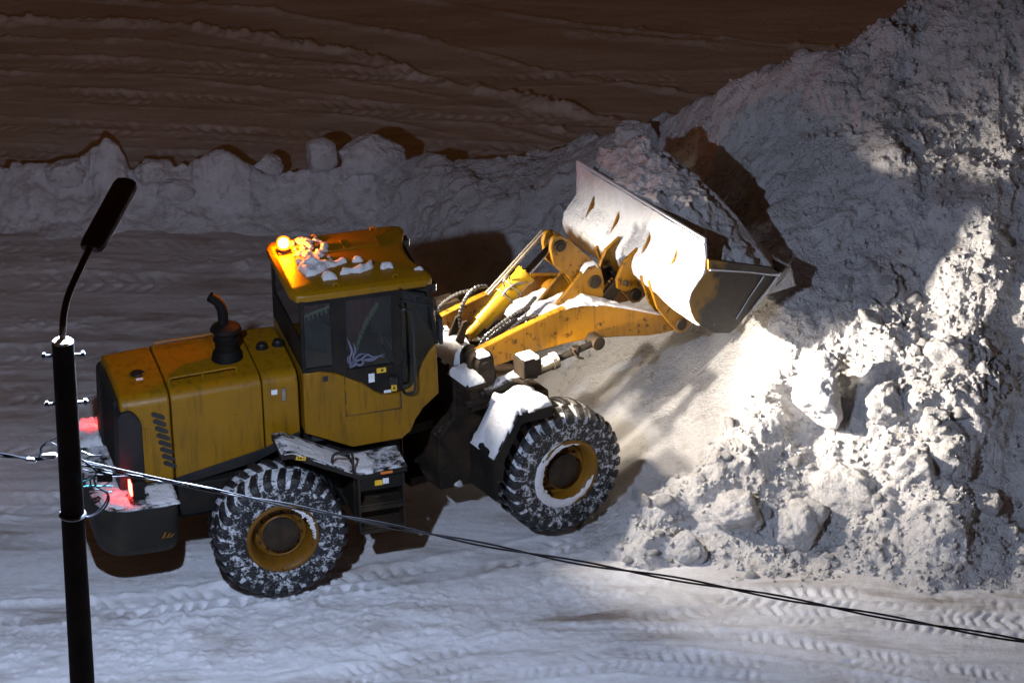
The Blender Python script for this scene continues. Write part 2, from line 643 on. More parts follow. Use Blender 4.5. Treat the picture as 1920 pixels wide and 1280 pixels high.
def rounded(pts, r=.05, n=4):
    """round the corners of a 2-D outline"""
    out = []
    m = len(pts)
    for i in range(m):
        p, a, b = np.array(pts[i], float), np.array(pts[i - 1], float), np.array(pts[(i + 1) % m], float)
        la, lb = np.linalg.norm(a - p), np.linalg.norm(b - p)
        rr = min(r, .45 * la, .45 * lb)
        s, e = p + (a - p) / la * rr, p + (b - p) / lb * rr
        for j in range(n + 1):
            t = j / n
            out.append(tuple((1 - t) ** 2 * s + 2 * t * (1 - t) * p + t * t * e))
    return out


def tag(o, label, cat, group=None):
    o['label'] = label
    o['category'] = cat
    if group:
        o['group'] = group
    return o


def empty(name, loc):
    o = bpy.data.objects.new(name, None)
    o.empty_display_size = .3
    o.location = loc
    COL.objects.link(o)
    return o


def np_mesh(name, V, F, mat, kind=None, smooth_shade=True):
    me = bpy.data.meshes.new(name)
    me.vertices.add(len(V))
    me.vertices.foreach_set('co', np.ascontiguousarray(V, np.float32).ravel())
    me.loops.add(F.size)
    me.loops.foreach_set('vertex_index', np.ascontiguousarray(F, np.int32).ravel())
    me.polygons.add(len(F))
    me.polygons.foreach_set('loop_start', np.arange(0, F.size, F.shape[1], dtype=np.int32))
    me.update(calc_edges=True)
    me.materials.append(mat)
    if smooth_shade:
        me.shade_smooth()
    o = bpy.data.objects.new(name, me)
    COL.objects.link(o)
    if kind:
        o['kind'] = kind
    return o


def grid_obj(name, X, Y, Z, mat, kind=None, keep=None):
    ny, nx = X.shape
    V = np.stack([X, Y, Z], -1).reshape(-1, 3)
    i = np.arange(ny - 1)[:, None] * nx + np.arange(nx - 1)[None, :]
    F = np.stack([i, i + 1, i + nx + 1, i + nx], -1).reshape(-1, 4)
    if keep is not None:
        kv = keep.reshape(-1)
        F = F[kv[F].any(1)]
        used = np.zeros(len(V), bool)
        used[F.ravel()] = True
        idx = np.cumsum(used) - 1
        V, F = V[used], idx[F]
    return np_mesh(name, V, F, mat, kind)


def displace(X, Y, Z, D):
    """push a height field along its own normals"""
    gy, gx = np.gradient(Z)
    dx = np.gradient(X, axis=1)
    dy = np.gradient(Y, axis=0)
    nx, ny, nz = -gx / dx, -gy / dy, np.ones_like(Z)
    l = np.sqrt(nx ** 2 + ny ** 2 + 1)
    return X + D * nx / l, Y + D * ny / l, Z + D * nz / l


# ----------------------------------------------------------------- terrain
def fine_axis(a, b, step, far):
    core = np.arange(a, b + 1e-6, step)
    out_l, out_r, d = [], [], step
    p = a
    while p > -far:
        d *= 1.35
        p -= d
        out_l.append(p)
    p, d = b, step
    while p < far:
        d *= 1.35
        p += d
        out_r.append(p)
    return np.concatenate([out_l[::-1], core, out_r])


def seg_dist(X, Y, pl):
    """distance to a polyline, signed side, and the run along it"""
    best = np.full(X.shape, 1e9)
    side = np.zeros(X.shape)
    run = np.zeros(X.shape)
    acc = 0.
    for (x0, y0), (x1, y1) in zip(pl[:-1], pl[1:]):
        dx, dy = x1 - x0, y1 - y0
        l = math.hypot(dx, dy)
        t = np.clip(((X - x0) * dx + (Y - y0) * dy) / l ** 2, 0, 1)
        ex, ey = X - x0 - t * dx, Y - y0 - t * dy
        d = np.hypot(ex, ey)
        s = ((X - x0) * dy - (Y - y0) * dx) / l
        m = d < best
        best = np.where(m, d, best)
        side = np.where(m, s, side)
        run = np.where(m, acc + t * l, run)
        acc += l
    return best, side, run


TRACKS = [  # polyline, width, depth, lug pitch
    ([(-12, -8.0), (-4.2, -7.05), (-3.0, -6.72), (-1.0, -6.25), (.3, -5.72), (1.2, -5.2)], .56, .06, .2),
    ([(-12, -4.4), (-4., -4.6), (-2.5, -4.3), (-1, -3.9), (.2, -3.2)], .56, .03, .21),
    ([(-12, -.55), (-4, -.35), (1.0, .35)], .62, .028, .22),
    ([(-12, -1.75), (-4, -1.5), (0., -1.2)], .6, .026, .22),
    ([(-12, 2.2), (-4, 1.75), (0., 1.9)], .62, .03, .23),
    ([(-12, -2.9), (-4, -3.0), (-1, -2.7)], .6, .024, .22),
    ([(-12, 3.25), (-4, 2.95), (-.5, 3.0)], .5, .022, .2),
    ([(-12, -9.6), (-1, -8.6), (1.2, -8.2), (3.0, -8.45), (6, -9.6), (9, -11)], .6, .034, .15),
    ([(-4, -9.4), (.6, -7.75), (2.4, -7.25), (4.4, -7.3), (9, -8.2)], .55, .030, .15),
    ([(1.4, -7.6), (3.0, -7.9), (5.5, -8.7), (9, -10.2)], .5, .032, .15),
    ([(2.4, -6.75), (4.6, -6.9), (6.5, -7.3), (10, -8.4)], .55, .030, .15),
    ([(-12, 8.0), (-3, 6.9), (2., 6.1), (5, 6.1)], .55, .036, .22),
    ([(-12, 7.0), (-3, 5.95), (1.6, 5.2)], .5, .036, .2),
    ([(-12, 9.2), (-2, 8.0), (3, 7.4), (6, 7.3)], .55, .036, .22),
    ([(-12, 10.4), (0, 9.2), (7, 9.6)], .5, .036, .2),
]
RIDGES = [  # spilled ridges between the ruts of the far road
    ([(-13, 11.9), (-5.3, 11.5), (-2.6, 10.3), (-.9, 9.0), (1.4, 7.6), (3.4, 6.7)], .18, .17),
    ([(-13, 11.2), (-5.6, 10.8), (-3.6, 10.1), (-1.2, 9.3), (0.6, 8.1), (2.9, 6.6)], .13, .06),
    ([(-13, 13.8), (-4, 12.2), (-1.5, 11.0), (.6, 9.5), (3.5, 8.3)], .14, .08),
    ([(-13, 10.5), (-5.6, 10.1), (-3.2, 9.4), (-1.2, 8.6), (0.9, 7.1), (2.9, 6.1)], .10, .04),
    ([(-13, 9.8), (-5.6, 9.4), (-2.8, 8.6), (-.8, 7.8), (1.2, 6.4)], .12, .045),
    ([(-13, 9.2), (-6, 8.8), (-2, 7.6), (1, 6.2)], .10, .035),
    ([(-13, 15.2), (-3, 13.4), (1.0, 11.6), (6, 10.2)], .14, .06),
    ([(-13, 7.7), (-5, 7.2), (-1, 6.3), (1.4, 5.6)], .14, .05),
    ([(-13, .55), (-5, .55), (-1.5, .85)], .30, .07),
    ([(-13, -.95), (-5, -.95), (-2.5, -.9)], .25, .05),
    ([(-13, -7.35), (-5, -7.6), (-2.5, -7.5), (-.5, -7.05), (.9, -6.5)], .95, .06),
    ([(-13, 2.6), (-5, 2.4), (-1, 2.45)], .3, .06),
    ([(1.0, 11.2), (4, 10.5), (8, 10.9)], .2, .07),
]


def ground_height(X, Y):
    near = (np.abs(X) < 13) & (np.abs(Y) < 17)
    fade = smooth(13, 9.5, np.abs(X)) * smooth(18, 14, np.abs(Y - 2))
    z = .025 * fbm(X * .5, Y * .5, 2, 3) + (.005 - .003 * smooth(2., 5., Y)) * fbm(X * .6, Y * 2.0, 3, 11)
    z = z + .003 * fbm(X * 3., Y * 5., 4, 21)
    rough = smooth(-.1, .5, fbm(X * .45, Y * .9, 3, 41))
    z = z + rough * (.4 * blocks(X, Y, .11, 51, .4, .2, .5) + .22 * blocks(X, Y, .34, 61, .18, .15, .45))
    for pl, w, h in RIDGES:
        d, sd, t = seg_dist(X, Y, pl)
        m = d < w * 1.7
        x, y, d, t = X[m], Y[m], d[m], t[m]
        d = np.abs(d + .45 * w * fbm(x * 2.2, y * 2.2, 3, 71))
        e = np.clip(1 - d / w, 0, 1)
        amp = h * np.clip(.75 + .45 * vnoise(t * .9, t * 0 + 3.3, 81) + .35 * vnoise(t * 2.7, t * 0 + 8.3, 82), .25, 1.3)
        cr_ = .6 * blocks(x, y, .26, 91, .75, .2, .6) + .55 * blocks(x, y, .13, 95, .75, .2, .6)
        z[m] += e ** 1.2 * amp * .8 + smooth(0, .4, e) * cr_ * np.clip(amp / .12, .15, 1.)
    band = smooth(1.15, .35, np.abs(Y + 7.35 - .12 * np.clip(X, -9, 1.) - .25 * vnoise(X * .8, Y * 0 + 2, 77))) * smooth(2.2, .4, X)
    z = z + band * (.26 * blocks(X, Y, .19, 78, .45, .2, .5) + .7 * blocks(X, Y, .095, 79, .75, .2, .55) + .012 * fbm(X * 3, Y * 3, 3, 76))
    for k, (pl, w, dep, pitch) in enumerate(TRACKS):
        d, sd, t = seg_dist(X, Y, pl)
        m = d < w * .95
        x, y, d, sd, t = X[m], Y[m], d[m], sd[m], t[m]
        a = np.clip(1 - (d / (w * .5)) ** 4, 0, 1)
        wob = .09 * vnoise(t * 1.7, sd * 1.7, 100 + k) + .025 * vnoise(t * 9, sd * 9, 110 + k)
        ph = (t + wob) / pitch + np.where(sd > 0, .5, 0)
        fr = (ph + np.abs(sd) * 2.2) % 1.
        lug = smooth(.0, .14, fr) * smooth(.62, .42, fr) * smooth(.02, .06, np.abs(sd))
        wear = np.clip(.42 + 1.1 * vnoise(t * .55, sd * 1.5 + k, 120 + k) + .8 * vnoise(t * 2.6, sd * 3.4 + k, 130 + k), .0, 1)
        zz = z[m]
        zz = zz * (1 - .5 * a) - a * dep * .25 - a * lug * dep * wear
        zz = zz + np.exp(-((d - w * .56) / .05) ** 2) * dep * .6 * np.clip(.4 + fbm(x * 3, y * 3, 3, 140 + k), .0, 1.6)
        z[m] = zz
    return z * fade


def ground():
    xs = fine_axis(-8.8, 7.2, .024, 260)
    ys = fine_axis(-9.3, 5.0, .024, 260)
    ys = np.concatenate([ys[ys <= 5.0], np.arange(5.03, 13.4, .034), 13.4 + .1 * 1.35 ** np.arange(0, 25)])
    X, Y = np.meshgrid(xs, ys)
    Z = ground_height(X, Y)
    grid_obj('snow_ground', X, Y, Z, MAT['ground'], 'structure')


# crest of the pile: x, y, z  and where its front foot lies
CREST = np.array([(-3.0, 4.35, .70), (-1.5, 4.3, .72), (-.4, 4.15, .95), (.76, 3.7, 1.36), (1.2, 3.1, 1.62), (1.66, 2.3, 2.08), (2.1, 1.5, 2.55), (2.55, .6, 3.2),
                  (3.25, -.35, 3.98), (3.87, -.7, 4.36), (4.6, -.75, 4.80), (5.1, -.45, 5.1), (6.0, 0., 6.0), (8., .6, 6.6), (11, 1, 4.5), (14.5, 1, 0.)])
TOE = np.array([(-3.0, 3.6), (-1.5, 3.3), (-.9, 2.2), (-.5, .6), (0., -.6), (.35, -2.2), (.62, -4.0), (.95, -5.45), (1.5, -5.9), (2.46, -6.05), (4., -6.2), (5.66, -6.35), (8, -6.3), (11, -5), (14.5, -.5)])


def pile_height(X, Y):
    yc = np.interp(X, CREST[:, 0], CREST[:, 1])
    zc = np.interp(X, CREST[:, 0], CREST[:, 2])
    yt = np.interp(X, TOE[:, 0], TOE[:, 1])
    yt = yt - .22 + .34 * fbm(X * .9, Y * .35 + 4, 3, 201)
    zc = zc + .12 * fbm(X * 1.3, Y * 1.1 + 7, 3, 203)
    t = (Y - yt) / (yc - yt)
    tt = np.clip(t, 0, 1)
    front = zc * (tt ** 1.34 + .10 * np.sin(math.pi * tt))
    back = zc - (Y - yc) * 1.05
    h = np.where(t <= 0, (Y - yt) * .5, smin(np.where(t < 1, front, zc + (Y - yc) * .6), back, .25))
    return h


def front_coords(X, Y):
    a = PSI + ART
    dx, dy = X - ORG[0], Y - ORG[1]
    return dx * math.cos(a) + dy * math.sin(a), -dx * math.sin(a) + dy * math.cos(a)


def pile():
    xs = np.concatenate([np.arange(-1.9, 7.2, .0165), 7.2 + .04 * 1.12 ** np.arange(0, 30)])
    xs = xs[xs < 14.4]
    ys = np.concatenate([np.concatenate([np.arange(-6.9, 1.2, .0165), np.arange(1.2, 4.9, .022)]), 4.9 + .05 * 1.1 ** np.arange(0, 26)])
    X, Y = np.meshgrid(xs, ys)
    H = pile_height(X, Y)
    xf, yf = front_coords(X, Y)
    # swath the bucket has scraped: a smooth ramp climbing into the face
    edge = .12 * fbm(X * 1.7, Y * 1.7, 3, 211)
    sw = smooth(1.72, 1.52, yf + edge) * smooth(-1.62, -1.42, yf + edge)
    rampz = .02 + .60 * np.clip(xf - 2.15, 0, 9) + .05 * np.clip(xf - 2.15, 0, 9) ** 2
    rampz = np.where(xf > 4.55, rampz + 1.7 * (xf - 4.55), rampz)
    rampz = rampz + .015 * fbm(yf * 9, xf * .7, 3, 212)
    cut = np.minimum(H, rampz)
    Hc = H * (1 - sw) + cut * sw
    smoothzone = sw * smooth(4.9, 4.4, xf) * smooth(1.2, 1.6, xf)
    # shallow spoil shoulder thrown out beside the swath
    sh = np.exp(-((yf + 1.95) / .38) ** 2) * smooth(1.5, 2.3, xf) * smooth(5.2, 3.4, xf)
    Hc = Hc + .30 * sh
    # relief
    low = smooth(2.6, .4, Hc)                      # boulders gather low down
    calm = smooth(-.10, .30, fbm(X * .5 + 3, Y * .5, 2, 221))
    up = smooth(1.2, 2.6, Hc)
    Hs = np.maximum(Hc, 0)
    S = np.cumsum(np.sqrt(1 + (np.gradient(Hs, axis=0) / np.gradient(Y, axis=0)) ** 2) * np.gradient(Y, axis=0), axis=0)
    S = .5 * S + .5 * (S.mean(1, keepdims=True))   # run up the slope, so lumps keep their shape on steep parts
    D = .24 * fbm(X * .7, S * .7, 4, 231)
    D = D + (.22 + .30 * low) * blocks(X, S, .95, 241, .55, .2, .52) * (1 - .7 * calm * up)
    D = D + (.28 + .22 * low) * blocks(X, S, .46, 251, .62, .2, .55) * (1 - .6 * calm)
    crumb = .12 + .88 * smooth(-.18, .22, fbm(X * .75 + 11, S * .75, 3, 225) + .12 * low)
    D = D + crumb * (.22 * blocks(X, S, .25, 261, .6, .2, .6) + .36 * lumps(X, S, .27, 263, .7, .2, .6)) * (1 - .6 * calm * up)
    D = D + crumb * .5 * lumps(X, S, .15, 266, .6, .2, .55) * (1 - .5 * calm)
    D = D + crumb * .5 * lumps(X, S, .105, 271, .85, .25, .65) * (1 - .25 * calm)
    D = D + crumb * .45 * lumps(X, S, .062, 276, .75, .25, .6)
    D = D + .035 * fbm(X * 5, S * 5, 4, 281)
    cr = np.abs(fbm(X * .9 + 9, S * .7, 4, 291))
    D = D - .12 * np.exp(-(cr / .016) ** 2) * (1 - low) * smooth(.3, .6, vnoise(X * .5, S * .5, 295) + .4)
    D = D * (1 - .90 * smoothzone)
    foot = smooth(-.02, .35, Hc)
    D = D * (.45 + .55 * foot)
    X2, Y2, Z2 = displace(X, Y, np.maximum(Hc, -.3), D)
    keep = (Z2 > -.12)
    Z2 = np.where(Hc < -.05, np.minimum(Z2, Hc * .6 - .02), Z2)
    o = grid_obj('snow_pile', X2, Y2, Z2, MAT['pile'], None, keep)
    tag(o, 'huge rough pile of ploughed snow and ice blocks filling the right side of the lot', 'snow pile')
    return X2, Y2, Z2


def windrow():
    xs = np.concatenate([-9.6 - .04 * 1.15 ** np.arange(0, 26)[::-1], np.arange(-9.55, .95, .0205)])
    ys = np.arange(3.0, 5.9, .0205)
    X, Y = np.meshgrid(xs, ys)
    yc = 4.30 + .07 * fbm(X * .7, X * 0, 3, 301)
    zc = .66 + .13 * fbm(X * .8, X * 0 + 5, 4, 302) + .10 * smooth(-2.2, 0., X)
    pk = .40 * np.exp(-(np.abs(X + 5.72) / .22) ** 3) + .16 * np.exp(-((X + 5.95) / .35) ** 2) + .10 * np.exp(-((X + 4.1) / .4) ** 2) + .10 * np.exp(-((X + 6.9) / .4) ** 2)
    zc = zc + pk + .22 * smooth(.1, .6, X)
    yt = 3.42 + .16 * fbm(X * 1.1, Y * .8 + 9, 4, 303)
    t = np.clip((Y - yt) / (yc - yt), 0, 1)
    f = zc * (t ** 1.25 * .72 + .28 * smooth(.35, 1., t))
    b = zc - (Y - yc) * 1.25
    H = smin(np.where(Y < yc, f, zc + (Y - yc) * .3), b, .10)
    H = np.where(Y < yt, (Y - yt) * .6, H)
    top = smooth(.35, .62, H)
    D = .07 * fbm(X * 1.6, Y * 1.6, 4, 311) + .02 * fbm(X * 6, Y * 6, 3, 312)
    D = D + top * (.6 * lumps(X, Y, .48, 321, .5, .2, .52) + .6 * lumps(X, Y, .2, 331, .6, .2, .55) + .5 * lumps(X, Y, .1, 341, .5, .2, .55))
    D = D + (1 - top) * (.38 * lumps(X * .8, Y * 1.2, .62, 351, .55, .25, .6) + .3 * blocks(X, Y, .24, 354, .45, .2, .55) + .3 * lumps(X, Y, .11, 352, .35, .2, .5))
    cr = np.abs(fbm(X * 1.6, Y * 1.6, 4, 361))
    D = D - .05 * np.exp(-(cr / .02) ** 2) * smooth(-4, -1, X)
    X2, Y2, Z2 = displace(X, Y, np.maximum(H, -.2), D * (.35 + .65 * smooth(-.02, .2, H)))
    o = grid_obj('snow_windrow', X2, Y2, Z2, MAT['windrow'], None, Z2 > -.12)
    tag(o, 'long low ploughed bank of grey snow running behind the loader with lumps along its top', 'snow bank')
    return X2, Y2, Z2


def ico(sub):
    import bmesh
    bm = bmesh.new()
    bmesh.ops.create_icosphere(bm, subdivisions=sub, radius=1)
    V = np.array([v.co[:] for v in bm.verts])
    F = np.array([[v.index for v in f.verts] for f in bm.faces])
    bm.free()
    return V, F


def chunk_verts(seed, sub=4, rough=1., cuts=15):
    """a broken lump of snow: a ball cut by random planes, then pitted"""
    rng = np.random.RandomState(seed)
    V, F = ico(sub)
    V = V.copy()
    r = np.ones(len(V))
    for k in range(cuts):
        n = rng.normal(size=3)
        n /= np.linalg.norm(n)
        d = V @ n
        lim = rng.uniform(.45, .84)
        over = d * r > lim
        r = np.where(over, lim / np.maximum(d, 1e-3), r)
    q = V * r[:, None]
    nz = fbm(q[:, 0] * 1.7 + 5 + seed, q[:, 1] * 1.7 + q[:, 2] * 1.3, 4, seed) + fbm(q[:, 2] * 1.9 - seed, q[:, 0] * 1.2 - q[:, 1], 3, seed + 40)
    pw = .34 if cuts < 6 else .14
    pit = lumps(q[:, 0] * 1.3 + q[:, 2], q[:, 1] * 1.3 + q[:, 2] * .7 + seed, .33, seed + 3, .7, .2, .6)
    pit2 = blocks(q[:, 0] * 1.2 - q[:, 2] * .8 + seed, q[:, 1] * 1.2 + q[:, 2] * .9, .5, seed + 13, .7, .25, .6)
    pit3 = blocks(q[:, 0] * 1.1 + q[:, 2] + seed, q[:, 1] * 1.3 - q[:, 2] * .8, .19, seed + 23, .75, .25, .6) if sub > 3 else 0
    q = q * (1 + .09 * rough * nz + pw * rough * pit + .26 * rough * pit2 + .55 * rough * pit3)[:, None]
    return q, F


def chunk(name, loc, size, seed, mat, label, cat='snow chunk', group=None, rot=0., sub=5, rough=1., tilt=0., cuts=15):
    q, F = chunk_verts(seed, sub, rough, cuts)
    q = q * np.asarray(size)
    q = q @ np.array(Matrix.Rotation(rot, 3, 'Z') @ Matrix.Rotation(tilt, 3, 'Y')).T
    o = np_mesh(name, q, F, mat)
    o.location = loc
    tag(o, label, cat, group)
    return o


def height_at(g, x, y):
    X2, Y2, Z2 = g
    d = (X2 - x) ** 2 + (Y2 - y) ** 2
    j = np.argmin(np.where(Z2 > -.1, d, 1e9))
    return float(Z2.ravel()[j])


ground()
PG = pile()
WG = windrow()

# big single chunks
chunk('snow_chunk', (-2.72, 4.30, .84), (.27, .24, .26), 3, MAT['windrow'], 'smooth round snow boulder on the bank behind the cab, left of a bigger lump', rough=.35, cuts=2)
chunk('snow_chunk', (-1.98, 4.32, .76), (.44, .32, .36), 9, MAT['windrow'], 'biggest lump of packed snow on top of the bank behind the loader', rough=1., cuts=2)
chunk('snow_chunk', (-4.10, 4.25, .72), (.34, .24, .26), 12, MAT['windrow'], 'low rounded lump of snow on the bank above the exhaust stack', rough=.8)
chunk('snow_chunk', (-1.55, 4.25, .68), (.14, .12, .12), 15, MAT['windrow'], 'small clod of snow at the right foot of the biggest lump on the bank', rough=.8)
chunk('snow_chunk', (-2.35, 4.15, .64), (.17, .13, .12), 17, MAT['windrow'], 'flat clod of snow below the gap between the two boulders on the bank', rough=.8)
chunk('snow_chunk', (-6.35, 4.2, .62), (.30, .22, .26), 51, MAT['windrow'], 'rounded lump of snow left of the pointed peak on the bank', rough=1., cuts=2)
chunk('snow_chunk', (-5.1, 4.2, .60), (.26, .2, .20), 53, MAT['windrow'], 'low lump of snow right of the pointed peak on the bank', rough=1., cuts=2)
chunk('snow_chunk', (-4.75, 3.95, .42), (.26, .18, .20), 55, MAT['windrow'], 'lump of snow half way down the bank face right of the lamp head', rough=1., cuts=2)
chunk('snow_chunk', (-3.5, 4.3, .68), (.24, .2, .18), 57, MAT['windrow'], 'flat slab of snow on the bank between the low lump and the round boulder', rough=.8, cuts=6)
chunk('snow_chunk', (1.62, 1.05, 2.42), (.34, .26, .44), 21, MAT['load'], 'upright block of snow standing just behind the far end of the bucket', rough=.7)
chunk('ice_block', (3.70, -4.62, 1.50), (.42, .34, .40), 25, MAT['fresh'], 'large pale block of hard snow lit by the work light below the bucket tip', 'snow block', rough=1., rot=1.6, cuts=6)
chunk('ice_block', (3.74, -4.52, 1.86), (.22, .2, .22), 28, MAT['pile'], 'rough clod frozen on top of the large pale block below the bucket tip', 'snow block', rough=1.)
LOW = [(2.75, -5.55, .38, 31, 'rounded boulder of snow low on the pile right of the front wheel'),
       (3.48, -5.55, .44, 33, 'widest grey boulder of snow at the foot of the pile, below the work light glare'),
       (3.98, -5.35, .46, 35, 'tall wedge of snow casting a brown shadow at the foot of the pile'),
       (4.85, -5.40, .38, 37, 'knobbly boulder of snow near the lower right of the pile'),
       (2.05, -5.75, .34, 39, 'pale boulder of snow at the foot of the pile nearest the front wheel'),
       (4.55, -4.75, .36, 41, 'boulder of snow half way up the pile at the lower edge of the work light glare'),
       (5.5, -5.6, .4, 43, 'boulder of snow at the far right foot of the pile'),
       (5.25, -4.3, .34, 45, 'lump of snow on the lit right side of the pile near the photo edge')]
for x, y, s, sd, lab in LOW:
    z = height_at(PG, x, y)
    chunk('snow_chunk', (x, y, z - s * .22), (s * .95, s * .75, s * .75), sd, MAT['pile'], lab, rot=sd * .7, cuts=5, rough=1.15)

# scattered clods, each an object: on the pile's lower face and along its foot
protos = []
for k in range(9):
    q, F = chunk_verts(100 + k, 3, 1.1)
    me_o = np_mesh('snow_clod', q, F, MAT['pile'])
    protos.append(me_o)
rng = np.random.RandomState(5)
n_put, guard = 0, 0
while n_put < 110 and guard < 4000:
    guard += 1
    x = rng.uniform(.9, 6.3)
    u = rng.rand() ** .9
    y = np.interp(x, TOE[:, 0], TOE[:, 1]) - .25 + u * 3.2
    xf_, yf_ = front_coords(np.array(x), np.array(y))
    if abs(yf_) < 1.6 and xf_ < 5.0:
        continue
    if abs(x - 3.72) < .6 and abs(y + 4.3) < .5:
        continue
    s = .045 + .12 * rng.rand() ** 2.4
    z = height_at(PG, x, y)
    p = protos[n_put % 9]
    if n_put < 9:
        o = p
    else:
        o = p.copy()
        COL.objects.link(o)
    o.location = (x, y, max(z, 0) - s * .08)
    o.scale = (s * rng.uniform(.8, 1.3), s * rng.uniform(.8, 1.2), s * rng.uniform(.6, 1.))
    o.rotation_euler = (rng.uniform(-.6, .6), rng.uniform(-.6, .6), rng.uniform(0, 6.28))
    tag(o, 'small clod of snow fallen on the lower face or foot of the big pile', 'snow clod', 'clods of snow fallen down the pile')
    n_put += 1


def debris():
    """crumbs nobody could count, one object"""
    rng = np.random.RandomState(11)
    base, F = ico(1)
    VV, FF, k = [], [], 0
    X2, Y2, Z2 = PG
    ok = np.argwhere((Z2 > -.02) & (X2 > .6) & (X2 < 6.8) & (Y2 < .5))
    pick = ok[rng.choice(len(ok), 9000)]
    pts = [(X2[i, j], Y2[i, j], Z2[i, j]) for i, j in pick]
    for _ in range(0):                          # spilled past the foot and along the bank of the near lane
        x = rng.uniform(-7, 6.3)
        y0 = np.interp(x, [-8, -3, -.5, .9, 1.5, 2.5, 5.7, 7], [-7.45, -7.5, -7.0, -6.3, -6.1, -6.2, -6.45, -6.45])
        pts.append((x, y0 + rng.normal() * .28, .03))
    for x, y, z in pts:
        xf_ = (x - ORG[0]) * math.cos(PSI + ART) + (y - ORG[1]) * math.sin(PSI + ART)
        yf_ = -(x - ORG[0]) * math.sin(PSI + ART) + (y - ORG[1]) * math.cos(PSI + ART)
        if abs(yf_) < 1.5 and xf_ < 4.7:
            continue
        s = .010 + .024 * rng.rand() ** 2.2
        q = base * (1 + .35 * rng.normal(size=(len(base), 1))) * s * rng.uniform(.7, 1.3, size=3)
        VV.append(q + (x, y, z + s * .3))
        FF.append(F + k)
        k += len(base)
    o = np_mesh('snow_crumbs', np.concatenate(VV), np.concatenate(FF), MAT['pile'], 'stuff', False)
    tag(o, 'crumbs of broken snow strewn over the pile and along its foot', 'snow crumbs')


debris()

# ----------------------------------------------------------------- loader
LD = empty('wheel_loader', tuple(ORG))
LD.rotation_euler = Matrix(M_REAR.tolist()).to_euler()
tag(LD, 'yellow articulated wheel loader with a snow filled bucket and a lit amber beacon', 'wheel loader')
FA = M_ART


def seat_poly(pts):
    return pts


# --- chassis
mb = MB()
mb.prism([(-3.1, .75), (-3.1, 1.5), (-1.2, 1.75), (.0, 1.5), (.0, .62), (-1.0, .62), (-1.3, .8), (-2.0, .8)], -.46, .46)
mb.box((-1.634, 0, .79), (.36, 1.6, .40))                    # rear axle
mb.box((-.45, -.8, 1.10), (.55, .62, .62))                   # side box behind the steps
mb.box((-.45, .8, 1.10), (.55, .62, .62))
mb.box((-2.35, -.62, 1.18), (.75, .3, .4))
mb.box((-2.35, .62, 1.18), (.75, .3, .4))
mb.tube([(.0, 0, .55), (.0, 0, 1.6)], .13, 16)               # hitch pin
mb.build('rear_frame', MAT['dark'], LD, .012)

# --- counterweight
CWP = rounded([(-3.74, -.95), (-3.74, .95), (-3.55, 1.22), (-2.78, 1.24), (-2.78, -1.24), (-3.55, -1.22)], .22, 5)
mb = MB()
n = len(CWP)
lev = [(1.40, 1.), (1.05, 1.0), (.84, .97), (.74, .90)]
V, F = [], []
for z, s in lev:
    for x, y in CWP:
        xx = -3.25 + (x + 3.25) * (1 if z > .9 else s) + (0 if x < -3.2 else 0)
        V.append((xx, y * s, z - .04 * (xx + 2.8) * 0))
for i in range(len(lev) - 1):
    for j in range(n):
        F.append((i * n + j, i * n + (j + 1) % n, (i + 1) * n + (j + 1) % n, (i + 1) * n + j))
F.append(tuple(range(n)))
F.append(tuple((len(lev) - 1) * n + j for j in range(n)))
mb.add(V, F)
CW = mb.build('counterweight', MAT['dark_snow'], LD, .02)
mb = MB()
for dx in (0, .05, .09):
    mb.prism([(-3.03 + dx, .98), (-3.0 + dx, .985), (-2.965 + dx, 1.06 - dx * .4), (-2.99 + dx, 1.055 - dx * .4)], -1.247, -1.236)
mb.build('worn_decal', MAT['rim'], CW)
for s in (-1, 1):
    mb = MB()
    mb.box((-3.22, s * .93, 1.52), (.14, .2, .22))
    tb = mb.build('tail_light', MAT['dark'], CW, .012)
    mb = MB()
    mb.box((-3.30, s * .93, 1.53), (.024, .15, .15))
    mb.build('tail_lens', MAT['tail'], CW, .006)

# --- hood in three sections with real gaps between them


def hood_section(x0, x1, zt0, zt1, zb0, zb1, ins0=0., ins1=0.):
    """closed arch section from x0 to x1; the side runs down to zb"""
    rings = []
    for x, zt, zb, ins in ((x0, zt0, zb0, ins0), (x1, zt1, zb1, ins1)):
        w = .70 - ins
        half = [(w, zb), (w, zt - .2)]
        for a in range(0, 91, 15):
            t = R(a)
            half.append((w - .17 + .17 * math.cos(t), zt - .15 + .15 * math.sin(t) - .0))
        half.append((w * .4, zt + .012))
        ring = [(x, -y, z) for y, z in half] + [(x, y, z) for y, z in half[::-1]]
        rings.append(ring)
    m = len(rings[0])
    V = rings[0] + rings[1]
    F = [(i, (i + 1) % m, m + (i + 1) % m, m + i) for i in range(m)] + [tuple(range(m)), tuple(range(m, 2 * m))]
    return V, F


mb = MB()
mb.add(*hood_section(-2.725, -1.665, 2.545, 2.58, 1.42, 1.66))
HOOD = mb.build('hood', MAT['yellow'], LD, .012)
mb = MB()
mb.add(*hood_section(-3.31, -2.74, 2.52, 2.545, 1.42, 1.42, .03, 0))
mb.build('rear_cowl', MAT['yellow'], HOOD, .03, 3)
mb = MB()
mb.add(*hood_section(-1.65, -1.235, 2.585, 2.58, 1.66, 1.78))
SERV = mb.build('service_cover', MAT['yellow'], HOOD, .012)
for s in (-1, 1):   # pale sill under the doors
    mb = MB()
    mb.prism([(-2.72, 1.34), (-2.72, 1.45), (-1.7, 1.66), (-1.25, 1.82), (-1.25, 1.73), (-1.8, 1.50)], s * .715, s * .64)
    mb.build('hood_sill', MAT['grey'], HOOD, .006)
